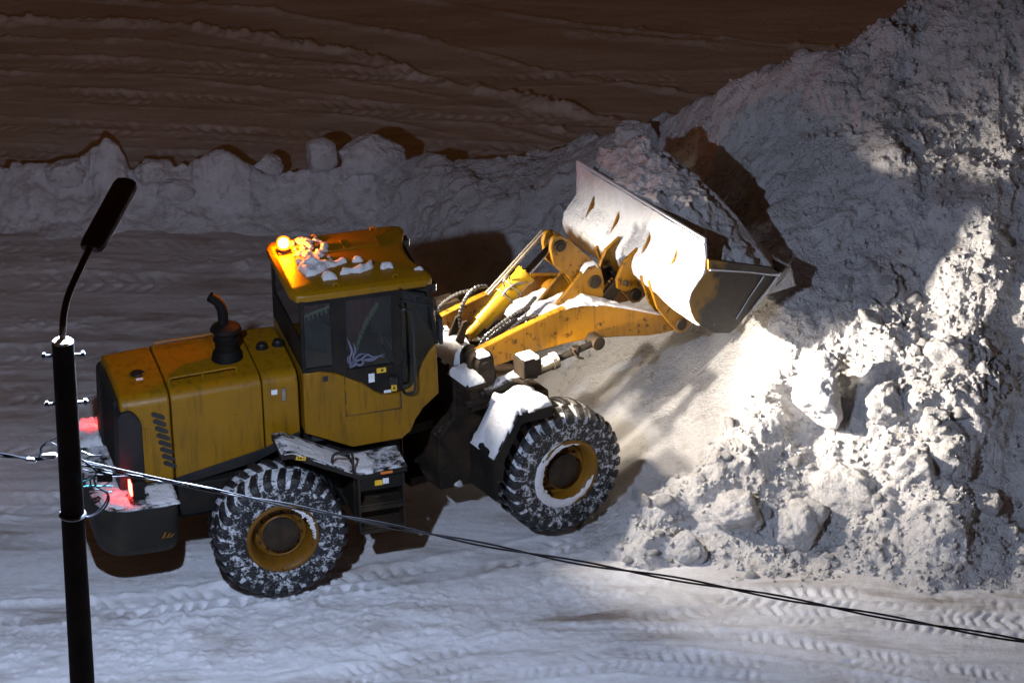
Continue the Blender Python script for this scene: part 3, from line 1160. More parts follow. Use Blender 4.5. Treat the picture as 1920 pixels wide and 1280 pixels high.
# rear grille and its grey corner posts
mb = MB()
mb.box((-3.335, 0, 1.94), (.03, .98, .98))
for k in range(14):
    mb.box((-3.357, 0, 1.5 + .068 * k), (.022, .94, .018))
mb.build('grille', MAT['grey'], HOOD, .003)
for s in (-1, 1):
    mb = MB()
    pr = rounded([(-3.40, 1.32), (-3.36, 2.36), (-3.20, 2.40), (-3.085, 2.25), (-3.085, 1.40), (-3.1, 1.32)], .10, 5)
    mb.prism(pr, s * .45, s * .728)
    mb.build('corner_panel', MAT['grey'], HOOD, .02, 3)
# louvres
mb = MB()
for k in range(8):
    z = 1.60 + .092 * k
    x = -2.965 + .0145 * (7 - k)
    mb.prism(rounded([(x, z + .07), (x + .035, z + .09), (x + .155, z + .02), (x + .155, z - .02), (x + .12, z - .02), (x, z + .045)], .012, 2), -.7045, -.69)
mb.build('vent', MAT['black'], HOOD)
mb = MB()
mb.box((-3.04, -.715, 2.0), (.018, .03, .28))
mb.build('cowl_handle', MAT['yellow'], HOOD, .004)
# handrails
for s in (-1, 1):
    mb = MB()
    mb.tube(spline([(-2.70, s * .48, 2.55), (-2.69, s * .48, 2.60), (-2.64, s * .48, 2.625), (-2.2, s * .47, 2.635), (-1.95, s * .47, 2.645), (-1.90, s * .47, 2.62), (-1.89, s * .47, 2.56)], 5), .014, 8)
    mb.tube([(-2.3, s * .475, 2.63), (-2.3, s * .475, 2.56)], .012, 8)
    mb.build('handrail', MAT['yellow'], HOOD)
# small hood fittings
mb = MB()
mb.lathe([(.0, 2.573), (.075, 2.573), (.085, 2.562), (.085, 2.55), (0, 2.55)], (-3.0, -.11, 0), 2, 24)
mb.build('coolant_cap', MAT['black'], HOOD)
mb = MB()
mb.box((-3.0, -.24, 2.5425), (.085, .05, .012))
mb.build('cap_label', MAT['paper'], HOOD)
for x, y in ((-1.50, .02), (-1.30, .05)):
    mb = MB()
    mb.lathe([(.0, 2.66), (.05, 2.66), (.062, 2.645), (.062, 2.615), (.075, 2.61), (.075, 2.58), (0, 2.58)], (x, y, 0), 2, 20)
    mb.build('filler_cap', MAT['black'], SERV)
mb = MB()
mb.box((-1.415, -.715, 2.33), (.05, .03, .16))
mb.build('latch', MAT['steel'], SERV, .006)
mb = MB()
mb.box((-1.52, -.7045, 2.37), (.07, .008, .06))
mb.build('side_label', MAT['paper'], SERV)

# --- exhaust stack
mb = MB()
mb.lathe([(.0, 2.54), (.17, 2.54), (.19, 2.56), (.17, 2.66), (.135, 2.70), (.135, 2.80), (.155, 2.82), (.155, 2.84), (.13, 2.85), (.13, 2.93), (0, 2.94)], (-1.93, -.08, 0), 2, 32)
EX = mb.build('air_cleaner', MAT['soot'], LD)
mb = MB()
mb.lathe([(.0, 2.935), (.17, 2.935), (.185, 2.95), (.17, 2.985), (.10, 3.02), (.07, 3.03), (0, 3.03)], (-1.93, -.08, 0), 2, 32)
mb.build('rain_cap', MAT['soot'], EX)
mb = MB()
pp = spline([(-1.955, -.08, 3.0), (-1.955, -.08, 3.15), (-1.97, -.08, 3.24), (-2.02, -.08, 3.33), (-2.09, -.08, 3.39)], 6)
mb.tube(pp, .062, 16, False)
mb.tube(pp, .052, 16, False)
mb.build('exhaust_pipe', MAT['soot'], EX)

# --- cab
YL = [(-1.20, 1.83), (-1.19, 2.60), (-.99, 2.595), (-.85, 2.56), (-.72, 2.50), (-.50, 2.38), (-.36, 2.25), (-.28, 2.205), (-.22, 2.19), (-.06, 2.18), (.08, 2.22),
      (.14, 2.30), (.19, 2.42), (.24, 2.54), (.32, 2.66), (.40, 2.74), (.41, 2.1), (.22, 1.94), (.12, 1.80), (.06, 1.66), (-.05, 1.58), (-.64, 1.56)]
mb = MB()
mb.prism(YL, -.80, .80)
CAB = mb.build('cab', MAT['yellow'], LD, .012)
# dark upper frame: posts, headers, panel below the door window
mb = MB()
for s in (-1, 1):
    a, b = s * .795, s * .735
    mb.prism([(-1.195, 2.60), (-1.19, 3.50), (-1.14, 3.50), (-1.15, 2.60)], a, b)
    mb.prism([(-.83, 2.57), (-.83, 3.50), (-.655, 3.50), (-.665, 2.47)], a, b)
    mb.prism([(-.115, 2.2), (-.115, 3.5), (.02, 3.5), (-.02, 2.2)], a, b)
    mb.prism([(-1.15, 2.595), (-1.15, 2.64), (-.83, 2.64), (-.83, 2.56), (-.99, 2.598)], a, b)
    mb.prism([(-.664, 2.46), (-.664, 2.56), (-.116, 2.56), (-.116, 2.19), (-.28, 2.207), (-.36, 2.252), (-.50, 2.382)], a, b)
    mb.prism([(-1.139, 3.45), (-1.139, 3.50), (-.831, 3.50), (-.831, 3.45)], a, b)
    mb.prism([(-.654, 3.44), (-.654, 3.50), (-.116, 3.50), (-.116, 3.44)], a, b)
    mb.prism([(.30, 3.50), (.34, 3.50), (.425, 2.74), (.385, 2.74)], a, s * .75)
mb.box((-1.165, 0, 2.78), (.05, 1.46, .36))
mb.box((-1.165, 0, 3.47), (.05, 1.46, .06))
mb.box((.31, 0, 3.47), (.05, 1.48, .06))
mb.build('cab_frame', MAT['dark'], CAB, .006)


def pane(name, pts, y0, y1):
    m_ = MB()
    m_.prism(pts, y0, y1)
    return m_.build(name, MAT['glass'], CAB)


for s in (-1, 1):
    y0, y1 = s * .775, s * .767
    pane('window', [(-1.15, 2.64), (-1.145, 3.45), (-.83, 3.45), (-.83, 2.64)], y0, y1)
    pane('door_window', [(-.66, 2.56), (-.655, 3.44), (-.116, 3.44), (-.116, 2.56)], y0, y1)
    pane('quarter_window', [(.018, 3.46), (-.02, 2.20), (.075, 2.225), (.14, 2.31), (.19, 2.43), (.24, 2.55), (.32, 2.67), (.385, 2.74), (.305, 3.46)], y0, y1)
m_ = MB()
m_.add([(.405, -.74, 2.74), (.405, .74, 2.74), (.325, .74, 3.45), (.325, -.74, 3.45), (.398, -.74, 2.74), (.398, .74, 2.74), (.318, .74, 3.45), (.318, -.74, 3.45)],
       [(0, 1, 2, 3), (7, 6, 5, 4), (0, 4, 5, 1), (1, 5, 6, 2), (2, 6, 7, 3), (3, 7, 4, 0)])
m_.build('windshield', MAT['glass'], CAB)
m_ = MB()
m_.box((-1.17, 0, 3.2), (.008, 1.44, .48))
m_.build('rear_window', MAT['glass'], CAB)
# door: proud yellow skin with dark upper part already framed
mb = MB()
DOOR = [(-.70, 1.98), (-.70, 2.485), (-.50, 2.375), (-.36, 2.245), (-.28, 2.20), (-.22, 2.185), (-.055, 2.175), (-.05, 1.99)]
mb.prism(DOOR, -.812, -.79)
D_ = mb.build('door', MAT['yellow'], CAB, .005)
mb = MB()
mb.box((-.704, -.8015, 2.23), (.012, .012, .52))
mb.box((-.047, -.8015, 2.08), (.012, .012, .21))
mb.box((-.375, -.8015, 1.982), (.66, .012, .012))
mb.build('door_gap', MAT['black'], CAB)
mb = MB()
mb.box((-.13, -.822, 2.36), (.10, .02, .10))
mb.tube([(-.17, -.845, 2.40), (-.10, -.845, 2.40)], .012, 8)
mb.build('door_handle', MAT['black'], CAB, .006)
for z in (2.10, 2.36):
    mb = MB()
    mb.tube([(-.71, -.812, z - .035), (-.71, -.812, z + .035)], .010, 8)
    mb.build('hinge', MAT['yellow'], CAB)
# stickers
for nm, x0, x1, z0, z1, mt in (('yellow_sticker', -.32, -.21, 2.475, 2.535, 'sticker'), ('paper_sticker', -.42, -.35, 2.37, 2.48, 'paper'),
                               ('warning_sticker', -.155, -.09, 2.215, 2.315, 'sticker'), ('serial_sticker', -.245, -.16, 2.205, 2.24, 'paper')):
    m_ = MB()
    m_.box(((x0 + x1) / 2, -.799, (z0 + z1) / 2), (x1 - x0, .006, z1 - z0))
    m_.build(nm, MAT[mt], CAB)
m_ = MB()
m_.box((-.255, -.803, 2.507), (.028, .003, .03))
m_.prism([(-.14, 2.24), (-.105, 2.24), (-.122, 2.285)], -.804, -.802)
m_.build('sticker_print', MAT['black'], CAB)


# flame sticker on the door glass: tapered licks
def lick(mb_, pts, w, y=-.779):
    P = spline([(x, 0, z) for x, z in pts], 6)
    n_ = len(P)
    L_, R_ = [], []
    for i, p in enumerate(P):
        t = P[min(i + 1, n_ - 1)] - P[max(i - 1, 0)]
        t /= np.linalg.norm(t)
        nn = np.array([-t[2], 0, t[0]])
        ww = w * math.sin(math.pi * min(1, .12 + .88 * i / (n_ - 1))) ** .8 + .001
        L_.append(p + nn * ww)
        R_.append(p - nn * ww)
    V_ = [(q[0], y, q[2]) for q in L_ + R_]
    V_ += [(q[0], y + .002, q[2]) for q in L_ + R_]
    F_ = []
    for i in range(n_ - 1):
        F_.append((i, i + 1, n_ + i + 1, n_ + i))
        F_.append((2 * n_ + i, 3 * n_ + i, 3 * n_ + i + 1, 2 * n_ + i + 1))
    mb_.add(V_, F_)


mb = MB()
lick(mb, [(-.60, 2.60), (-.63, 2.70), (-.60, 2.78), (-.62, 2.88), (-.655, 2.98)], .011)
lick(mb, [(-.57, 2.62), (-.585, 2.72), (-.56, 2.80), (-.58, 2.90)], .010)
lick(mb, [(-.64, 2.60), (-.58, 2.66), (-.50, 2.67), (-.42, 2.72), (-.34, 2.68), (-.20, 2.70)], .011)
lick(mb, [(-.60, 2.64), (-.52, 2.73), (-.44, 2.74)], .010)
lick(mb, [(-.56, 2.62), (-.50, 2.60), (-.47, 2.64), (-.51, 2.67)], .012)
lick(mb, [(-.62, 2.62), (-.655, 2.68), (-.645, 2.75)], .009)
lick(mb, [(-.50, 2.66), (-.40, 2.665), (-.33, 2.66), (-.27, 2.685)], .007)
lick(mb, [(-.45, 2.65), (-.36, 2.64), (-.28, 2.68), (-.22, 2.655)], .010)
lick(mb, [(-.63, 2.585), (-.58, 2.61), (-.54, 2.655)], .014)
mb.build('flame_sticker', MAT['flame'], CAB)
# curtains behind the glass
mb = MB()


def curtain(mb_, pts_top, pts_bot, y):
    n_ = 20
    A, B = spline(pts_top, n_), spline(pts_bot, n_)
    V_, F_ = [], []
    for i, (p, q) in enumerate(zip(A, B)):
        o_ = .018 * math.sin(i * 1.1)
        V_ += [(p[0], y + o_, p[2]), (q[0], y + o_ * 1.4, q[2]), (p[0], y + o_ + .004, p[2]), (q[0], y + o_ * 1.4 + .004, q[2])]
    for i in range(len(A) - 1):
        a_, b_ = 4 * i, 4 * i + 4
        F_ += [(a_, b_, b_ + 1, a_ + 1), (a_ + 2, a_ + 3, b_ + 3, b_ + 2)]
    mb_.add(V_, F_)


curtain(mb, [(-1.14, 0, 3.45), (-1.0, 0, 3.45), (-.83, 0, 3.45)], [(-1.14, 0, 3.28), (-1.0, 0, 3.34), (-.83, 0, 3.38)], -.70)
curtain(mb, [(-.655, 0, 3.44), (-.48, 0, 3.44), (-.27, 0, 3.44)], [(-.63, 0, 2.62), (-.56, 0, 2.80), (-.27, 0, 3.34)], -.70)
for y in (.70,):
    curtain(mb, [(-1.14, 0, 3.45), (-.6, 0, 3.45), (-.1, 0, 3.45)], [(-1.14, 0, 2.66), (-.6, 0, 2.66), (-.1, 0, 2.66)], y)
mb.build('curtain', MAT['curtain'], CAB)
mb = MB()
rg = random.Random(3)
for (a, b, nn) in (((-1.14, 3.28), (-.83, 3.37), 12), ((-.55, 2.72), (-.47, 2.98), 9), ((-.47, 2.98), (-.39, 3.14), 7), ((-.39, 3.14), (-.26, 3.33), 9)):
    for i in range(nn):
        t = (i + .5) / nn
        x, z = a[0] + (b[0] - a[0]) * t, a[1] + (b[1] - a[1]) * t
        mb.box((x, -.715, z), (.035, .014, .03))
        if i % 2 == 0:
            mb.lathe([(0, z - .075), (.011, z - .065), (.009, z - .04), (.004, z - .01), (0, z)], (x, -.715, 0), 2, 8)
mb.build('curtain_fringe', MAT['fringe'], CAB)
# seat, console inside
mb = MB()
mb.box((-.62, 0, 2.02), (.5, .5, .14))
mb.box((-.86, 0, 2.45), (.14, .48, .85))
mb.box((.12, 0, 2.2), (.2, .7, .4))
mb.tube([(.05, 0, 2.2), (-.1, 0, 2.45)], .03, 10)
mb.box((-.9, 0, 1.95), (.4, 1.4, .6))
mb.build('seat', MAT['seat'], CAB, .03)
# roof
RP = [(-1.27, -.62), (-1.22, -.76), (-1.10, -.79), (.30, -.79), (.385, -.74), (.40, -.64), (.30, -.34), (.27, -.15), (.27, .15), (.30, .34), (.40, .64), (.385, .74), (.30, .79), (-1.10, .79), (-1.22, .76), (-1.27, .62)]
mb = MB()
n = len(RP)
V = [(x, y, 3.485) for x, y in RP] + [(x, y, 3.565) for x, y in RP] + [(-.42 + (x + .42) * .94, y * .93, 3.60) for x, y in RP] + [(-.42 + (x + .42) * .5, y * .5, 3.612) for x, y in RP]
F = []
for k in range(3):
    F += [(k * n + i, k * n + (i + 1) % n, (k + 1) * n + (i + 1) % n, (k + 1) * n + i) for i in range(n)]
F += [tuple(range(n))[::-1], tuple(range(3 * n, 4 * n))]
mb.add(V, F)
ROOF = mb.build('roof', MAT['roof'], CAB, .014, 3)
mb = MB()   # pressed ribs and hatch on the roof
mb.prism(rounded([(-.62, .22), (-.62, .50), (.02, .50), (.02, .22)], .05, 4), 3.60, 3.622, 2)
mb.prism(rounded([(-.42, .25), (-.42, .47), (-.40, .47), (-.40, .25)], .004, 2), 3.618, 3.632, 2)
mb.build('roof_hatch', MAT['roof'], CAB, .006)
for x, y in ((-.73, -.68), (-.02, -.66), (-.68, .70), (.04, .70)):
    mb = MB()
    pts = [(x + .035 * math.cos(a), y, 3.60 + .035 * math.sin(a)) for a in np.linspace(0, math.pi, 9)]
    mb.tube(pts, .011, 8)
    mb.box((x, y, 3.592), (.10, .05, .012))
    mb.build('lifting_eye', MAT['yellow'], CAB)
for y in (-.6, .6):
    mb = MB()
    mb.box((.40, y * 1.066, 3.42), (.09, .15, .10))
    wl_ = mb.build('work_light', MAT['black'], CAB, .012)
for y in (-.64, .64):
    mb = MB()
    mb.box((.4445, y, 3.42), (.003, .12, .075))
    mb.build('work_lens', MAT['head'], CAB)
# beacon
mb = MB()
mb.box((-1.10, .41, 3.605), (.17, .17, .03))
mb.lathe([(0, 3.62), (.075, 3.62), (.075, 3.655), (0, 3.655)], (-1.10, .41, 0), 2, 24)
BK = mb.build('beacon_base', MAT['black'], LD, .006)
mb = MB()
mb.lathe([(.076, 3.656), (.084, 3.68), (.084, 3.73), (.074, 3.765), (.046, 3.787), (0, 3.795)], (-1.10, .41, 0), 2, 28)
mb.build('beacon_dome', MAT['beacon'], BK)
mb = MB()
mb.lathe([(0, 3.662), (.040, 3.665), (.062, 3.69), (.062, 3.73), (.042, 3.76), (0, 3.77)], (-1.10, .41, 0), 2, 20)
mb.build('beacon_bulb', MAT['bulb'], BK)
# mirror and grab bar
mb = MB()
mb.tube(spline([(-.02, -.83, 3.40), (.02, -.93, 3.41), (.30, -.96, 3.33), (.37, -.96, 3.26), (.385, -.96, 3.18)], 6), .013, 8)
mb.tube(spline([(-.02, -.83, 3.53), (.02, -.93, 3.53), (.30, -.96, 3.42), (.365, -.96, 3.37), (.38, -.96, 3.26)], 6), .013, 8)
mb.tube([(.13, -.95, 3.48), (.13, -.95, 3.38)], .011, 8)
mb.build('mirror_bracket', MAT['black'], CAB)
mb = MB()
mb.box((.40, -.97, 3.02), (.05, .17, .34))
mb.build('mirror', MAT['black'], CAB, .02, 3)
mb = MB()
mb.tube(spline([(-.02, -.80, 3.30), (-.02, -.90, 3.30), (.04, -.92, 3.29), (.09, -.92, 3.20), (.10, -.92, 2.6), (.10, -.92, 2.28), (.06, -.91, 2.215), (-.01, -.90, 2.21), (-.02, -.80, 2.21)], 6), .016, 8)
mb.build('grab_bar', MAT['black'], CAB)
mb = MB()
mb.box((-.93, -.805, 2.50), (.06, .01, .07))
mb.build('key_lock', MAT['black'], CAB, .01)

# --- rear fenders with platform
for s in (-1, 1):
    mb = MB()
    prof = [(-1.60, 1.885), (-1.47, 1.89), (-.70, 1.475), (-.12, 1.50), (-.12, 1.42), (-.69, 1.395), (-1.48, 1.80), (-1.60, 1.80)]
    mb.prism(prof, s * .78, s * 1.32)
    FE = mb.build('rear_fender', MAT['dark_snow'], LD, .012)
    m_ = MB()
    m_.box((-1.37, s * 1.325, 1.80), (.115, .008, .05), Matrix.Rotation(R(14), 3, 'Y'))
    m_.build('fender_sticker', MAT['sticker'], FE)
    m_ = MB()
    for dx, w in ((-.03, .018), (0, .022), (.032, .014)):
        m_.box((-1.37 + dx, s * 1.330, 1.80 - dx * .25), (w, .003, .026))
    m_.build('sticker_print', MAT['black'], FE)
    m_ = MB()
    m_.tube(spline([(-1.0, s * 1.27, 1.63), (-.98, s * 1.27, 1.74), (-.90, s * 1.27, 1.765), (-.80, s * 1.27, 1.76), (-.755, s * 1.27, 1.72), (-.75, s * 1.27, 1.5)], 5), .016, 8)
    m_.build('step_rail', MAT['black'], FE)
    m_ = MB()
    m_.box((-.37, s * 1.325, 1.452), (.14, .008, .03))
    m_.build('edge_reflector', MAT['turn'], FE)
    # ladder
    m_ = MB()
    for x in (-.70, -.17):
        m_.box((x, s * 1.24, 1.05), (.03, .16, .72))
    for z in (.74, 1.04):
        m_.box((-.435, s * 1.22, z), (.52, .20, .035))
        m_.box((-.435, s * 1.31, z - .03), (.52, .02, .08))
    m_.box((-.435, s * 1.12, 1.05), (.5, .02, .66))
    LDR = m_.build('ladder', MAT['tower'], LD, .006)
    m_ = MB()
    m_.box((-.47, s * 1.327, 1.335), (.09, .006, .065))
    m_.build('ladder_sticker', MAT['sticker'], LDR)
    m_ = MB()
    m_.box((-.385, s * 1.327, 1.345), (.07, .006, .07))
    m_.build('ladder_label', MAT['paper'], LDR)
    m_ = MB()
    m_.box((-.435, s * 1.30, 1.32), (.50, .02, .16))
    m_.build('ladder_panel', MAT['dark'], LDR, .005)


# --- wheels
def make_tyre():
    mb_ = MB()
    prof = [(.40, -.255), (.47, -.285), (.58, -.295), (.68, -.285), (.735, -.262), (.752, -.2), (.757, 0),
            (.752, .2), (.735, .262), (.68, .285), (.58, .295), (.47, .285), (.40, .255)]
    mb_.lathe(prof, (0, 0, 0), 1, 96, 1., False)
    return mb_


def make_lugs():
    mb_ = MB()
    N_ = 28
    for side in (-1, 1):
        for k in range(N_):
            th0 = 2 * math.pi * (k + (.5 if side > 0 else 0)) / N_
            # a lug runs from the centre line, slanting, over the shoulder and down the side
            path = [(.015, .752, .00), (.10, .765, .035), (.19, .763, .075), (.255, .745, .10), (.287, .705, .105), (.300, .655, .105)]
            hw = [.042, .046, .050, .054, .052, .038]
            up_ = [.032, .034, .036, .036, .03, .008]
            V_, F_ = [], []
            for (y, r, dth), w, u in zip(path, hw, up_):
                # local outward direction blends from radial to sideways over the shoulder
                q = np.clip((y - .2) / .1, 0, 1)
                for sg in (-1, 1):
                    th = th0 + dth + sg * w / r
                    for lift in (-.02, u):
                        rr = r + lift * (1 - .75 * q)
                        yy = y + lift * .75 * q
                        tt = th if lift < 0 else th0 + dth + sg * w * .82 / r
                        V_.append((rr * math.cos(tt), side * yy, rr * math.sin(tt)))
            m_n = len(path)
            for i in range(m_n - 1):
                a_, b_ = 4 * i, 4 * i + 4
                F_ += [(a_ + 1, a_ + 3, b_ + 3, b_ + 1), (a_, a_ + 1, b_ + 1, b_), (a_ + 3, a_ + 2, b_ + 2, b_ + 3)]
            F_ += [(0, 2, 3, 1), (4 * (m_n - 1), 4 * (m_n - 1) + 1, 4 * (m_n - 1) + 3, 4 * (m_n - 1) + 2)]
            mb_.add(V_, F_)
    return mb_


def make_rim(depth):
    mb_ = MB()
    prof = [(.395, -.262), (.425, -.268), (.435, -.285), (.425, -.30), (.395, -.298), (.365, -.27), (.34, -.20), (.325, -.10), (.31, depth - .03),
            (.285, depth), (.235, depth), (.228, depth - .05), (.19, depth - .075), (.0, depth - .085)]
    mb_.lathe(prof, (0, 0, 0), 1, 64, 1., False)
    back = [(.40, .262), (.36, .2), (.335, .1), (0, .1)]
    mb_.lathe(back, (0, 0, 0), 1, 48, 1., False)
    return mb_


def wheel_at(local, spin, snowy, rz=0.):
    mb_ = MB()
    dep = -.10
    mb_.lathe([(0, dep - .10), (.20, dep - .098), (.215, dep - .09), (.215, dep - .06), (0, dep - .06)], (0, 0, 0), 1, 40)
    for k in range(12):
        a = 2 * math.pi * k / 12
        mb_.lathe([(0, -.03), (.014, -.03), (.014, 0), (0, 0)], (.262 * math.cos(a), dep, .262 * math.sin(a)), 1, 6)
    w = mb_.build('wheel', MAT['tower'], LD)
    w.location = local
    w.rotation_euler = (0, spin, rz)
    t_ = make_tyre().build('tyre', MAT['tread'], w, 0, 2, 50)
    l_ = make_lugs().build('tread_lugs', MAT['lug'], w, .008, 2, 40)
    r_ = make_rim(dep).build('rim', MAT['rim_snow' if snowy else 'rim'], w, 0, 2, 30)
    return w


W1 = wheel_at((-1.634, -1.055, .80), .13, False)
pf = FA @ np.array((1.634, -1.055, .80))
W2 = wheel_at(tuple(pf), .4, True, ART)
for src, loc, rz in ((W1, (-1.634, 1.055, .80), math.pi), (W2, tuple(FA @ np.array((1.634, 1.055, .80))), math.pi + ART)):
    c_ = src.copy()
    COL.objects.link(c_)
    c_.location = loc
    c_.rotation_euler = (0, .2, rz)
    for ch in src.children:
        d_ = ch.copy()
        COL.objects.link(d_)
        d_.parent = c_


# --- snow stuck on the rims and fenders: patches built as thick caps
def snow_ring(name, a0, a1, ri, ro, y0, thick, seed, wheel, label):
    """a crescent of snow lying on the rim lip"""
    rg_ = np.random.RandomState(seed)
    n_ = 44
    V_, F_ = [], []
    for i in range(n_ + 1):
        a = a0 + (a1 - a0) * i / n_
        e = math.sin(math.pi * i / n_) ** .5
        wv = .85 + .25 * math.sin(a * 7 + seed) * .5 + .12 * rg_.normal()
        r0_ = ri + (1 - e) * (ro - ri) * .5 + .012 * rg_.normal()
        r1_ = ro - (1 - e) * (ro - ri) * .5 + .008 * rg_.normal()
        t_ = thick * e * wv + .003
        for r_, y_ in ((r0_, y0 + .012), (r0_ + .2 * (r1_ - r0_), y0 - t_), (r1_ - .2 * (r1_ - r0_), y0 - t_ * .9), (r1_, y0 + .012)):
            V_.append((r_ * math.cos(a), y_, r_ * math.sin(a)))
    for i in range(n_):
        for j in range(4):
            a_, b_ = 4 * i + j, 4 * i + (j + 1) % 4
            F_.append((a_, b_, b_ + 4, a_ + 4))
    F_ += [(0, 1, 2, 3), tuple(4 * n_ + j for j in (3, 2, 1, 0))]
    m_ = MB()
    m_.add(V_, F_)
    o = m_.build(name, MAT['fresh'], None, 0, 2, 60)
    return o


bpy.context.view_layer.update()


def place_on(o, parent_like, spin=False):
    M = parent_like.matrix_world.copy()
    o.matrix_world = M


FM = Matrix.Translation(Vector(wf((1.634, -1.055, .80)))) @ Matrix(M_FRONT.tolist()).to_4x4()
RM = Matrix.Translation(Vector(wr((-1.634, -1.055, .80)))) @ Matrix(M_REAR.tolist()).to_4x4()
o = snow_ring('rim_snow', R(56), R(346), .33, .455, -.286, .018, 1, None, '')
o.matrix_world = FM
tag(o, 'crescent of white snow frozen round the lip of the front wheel rim', 'snow')
o = snow_ring('rim_snow', R(-12), R(72), .35, .425, -.288, .012, 3, None, '')
o.matrix_world = RM
tag(o, 'arc of snow on the upper right lip of the rear wheel rim', 'snow')

# --- front frame
mb = MB()
mb.prism([(.40, .55), (.40, 1.25), (.62, 1.45), (.66, 2.06), (1.20, 2.06), (1.25, 1.6), (1.95, 1.45), (2.0, .62), (1.3, .45)], -.44, .44)
mb.box((1.634, 0, .80), (.4, 1.66, .42))
for s in (-1, 1):
    mb.prism([(.60, 1.2), (.62, 2.02), (.76, 2.06)] + [(.88 + .12 * math.cos(a), 2.21 + .12 * math.sin(a)) for a in np.linspace(math.pi, 0, 9)] + [(1.06, 2.05), (1.25, 1.7), (1.3, 1.2)], s * .37, s * .43)
    mb.prism([(.72, 1.6), (.70, 2.14)] + [(.88 + .17 * math.cos(a), 2.21 + .17 * math.sin(a)) for a in np.linspace(math.pi, 0, 9)] + [(1.06, 1.6)], s * .62, s * .69)
    mb.box((.86, s * .56, 1.72), (.42, .3, .08))
    mb.box((.28, s * .1, 1.35), (.35, .3, .12))
    mb.box((.28, s * .1, .65), (.35, .3, .12))
mb.box((.89, .06, 2.05), (.46, .96, .07))
mb.box((.68, -.64, 2.05), (.26, .50, .07))
mb.box((.68, .64, 2.05), (.26, .50, .07))
mb.rot(FA)
FF_ = mb.build('front_frame', MAT['tower'], LD, .012)
for s in (-1, 1):
    mb = MB()
    mb.tube([(.88, s * .36, 2.21), (.88, s * .76, 2.21)], .105, 24)
    mb.tube([(.88, s * .755, 2.21), (.88, s * .77, 2.21)], .05, 12)
    mb.rot(FA)
    mb.build('boom_pin', MAT['tower'], FF_, .008)
# front fenders
for s in (-1, 1):
    mb = MB()
    pth = [(1.42, 1.70), (1.40, 1.735), (.97, 1.76), (.66, 1.29), (.665, .74), (.615, .74), (.61, 1.31), (.945, 1.81), (1.42, 1.785)]
    mb.prism(pth, s * .80, s * 1.36)
    pth2 = [(1.42, 1.64), (1.42, 1.78), (.955, 1.805), (.625, 1.31), (.625, 1.0), (.72, 1.0), (.75, 1.25), (1.0, 1.67)]
    mb.prism(pth2, s * 1.345, s * 1.375)
    mb.rot(FA)
    mb.build('front_fender', MAT['dark'], LD, .012)

# --- boom arms
BA = [(.78, 2.16), (.80, 2.27), (.90, 2.31), (1.42, 2.415), (2.02, 2.515), (2.20, 2.53), (2.36, 2.515), (2.70, 2.43), (3.16, 2.235), (3.50, 2.08), (3.68, 2.01), (3.80, 1.97), (3.845, 1.89), (3.80, 1.82), (3.68, 1.80),
      (3.50, 1.81), (3.31, 1.835), (2.93, 1.93), (2.47, 2.03), (2.09, 2.06), (1.71, 2.06), (1.11, 2.03), (.86, 2.09)]
for s in (-1, 1):
    mb = MB()
    mb.prism(BA, s * .455, s * .545)
    mb.rot(FA)
    mb.build('boom_arm', MAT['boom'], LD, .014, 2)
mb = MB()
mb.tube([(2.55, -.46, 2.27), (2.55, .46, 2.27)], .15, 20)
mb.prism([(2.05, 2.12), (2.10, 2.26), (2.62, 2.72), (2.70, 2.80), (2.79, 2.80), (2.90, 2.70), (2.94, 2.52), (2.92, 2.25), (2.75, 2.12)], -.17, -.12)
mb.prism([(2.05, 2.12), (2.10, 2.26), (2.62, 2.72), (2.70, 2.80), (2.79, 2.80), (2.90, 2.70), (2.94, 2.52), (2.92, 2.25), (2.75, 2.12)], .12, .17)
mb.prism([(1.95, 2.08), (2.0, 2.13), (2.95, 2.16), (2.95, 2.1)], -.455, .455)
mb.rot(FA)
mb.build('cross_tube', MAT['boom'], LD, .01)
# bell crank: two cheeks
mb = MB()
BC = rounded([(2.22, 3.14), (2.26, 3.26), (2.36, 3.27), (2.52, 3.14), (2.66, 2.98), (2.86, 2.78), (2.93, 2.68), (2.98, 2.45), (2.99, 2.20), (2.92, 2.12), (2.80, 2.16), (2.62, 2.44), (2.46, 2.70), (2.26, 2.90)], .04, 3)
mb.prism(BC, -.115, -.055)
mb.prism(BC, .055, .115)
mb.prism(rounded([(2.60, 2.75), (2.75, 2.85), (2.9, 2.6), (2.72, 2.5)], .05, 3), -.055, .055)
mb.rot(FA)
CR = mb.build('bell_crank', MAT['boom'], LD, .008)
for x, z, r, hw in ((2.35, 3.13, .075, .14), (2.80, 2.56, .085, .20), (2.92, 2.22, .06, .14)):
    mb = MB()
    mb.tube([(x, -hw, z), (x, hw, z)], r, 20)
    mb.tube([(x, -hw - .015, z), (x, -hw, z)], r * .55, 12)
    mb.rot(FA)
    mb.build('crank_pin', MAT['tower'], CR, .006)
# tilt cylinder
p0, p1 = np.array((1.10, 0, 2.22)), np.array((2.35, 0, 3.13))
dv = (p1 - p0) / np.linalg.norm(p1 - p0)
mb = MB()
mb.tube([p0, p0 + dv * .10, p0 + dv * .22, p0 + dv * .22, p0 + dv * .98, p0 + dv * .98, p0 + dv * 1.03, p0 + dv * 1.03, p0 + dv * 1.05],
        [.07, .075, .08, .112, .118, .128, .128, .07, .065], 28)
for a in np.linspace(0, 2 * math.pi, 10, endpoint=False):
    u = np.array((-dv[2], 0, dv[0])) * math.cos(a) * .11 + np.array((0, 1, 0)) * math.sin(a) * .11
    mb.tube([p0 + dv * 1.025 + u, p0 + dv * 1.05 + u], .014, 6)
mb.rot(FA)
TC = mb.build('tilt_cylinder', MAT['cyl'], LD)
mb = MB()
mb.tube([p0 + dv * 1.0, p1 - dv * .05], .048, 20)
mb.rot(FA)
mb.build('piston_rod', MAT['chrome'], TC)
mb = MB()
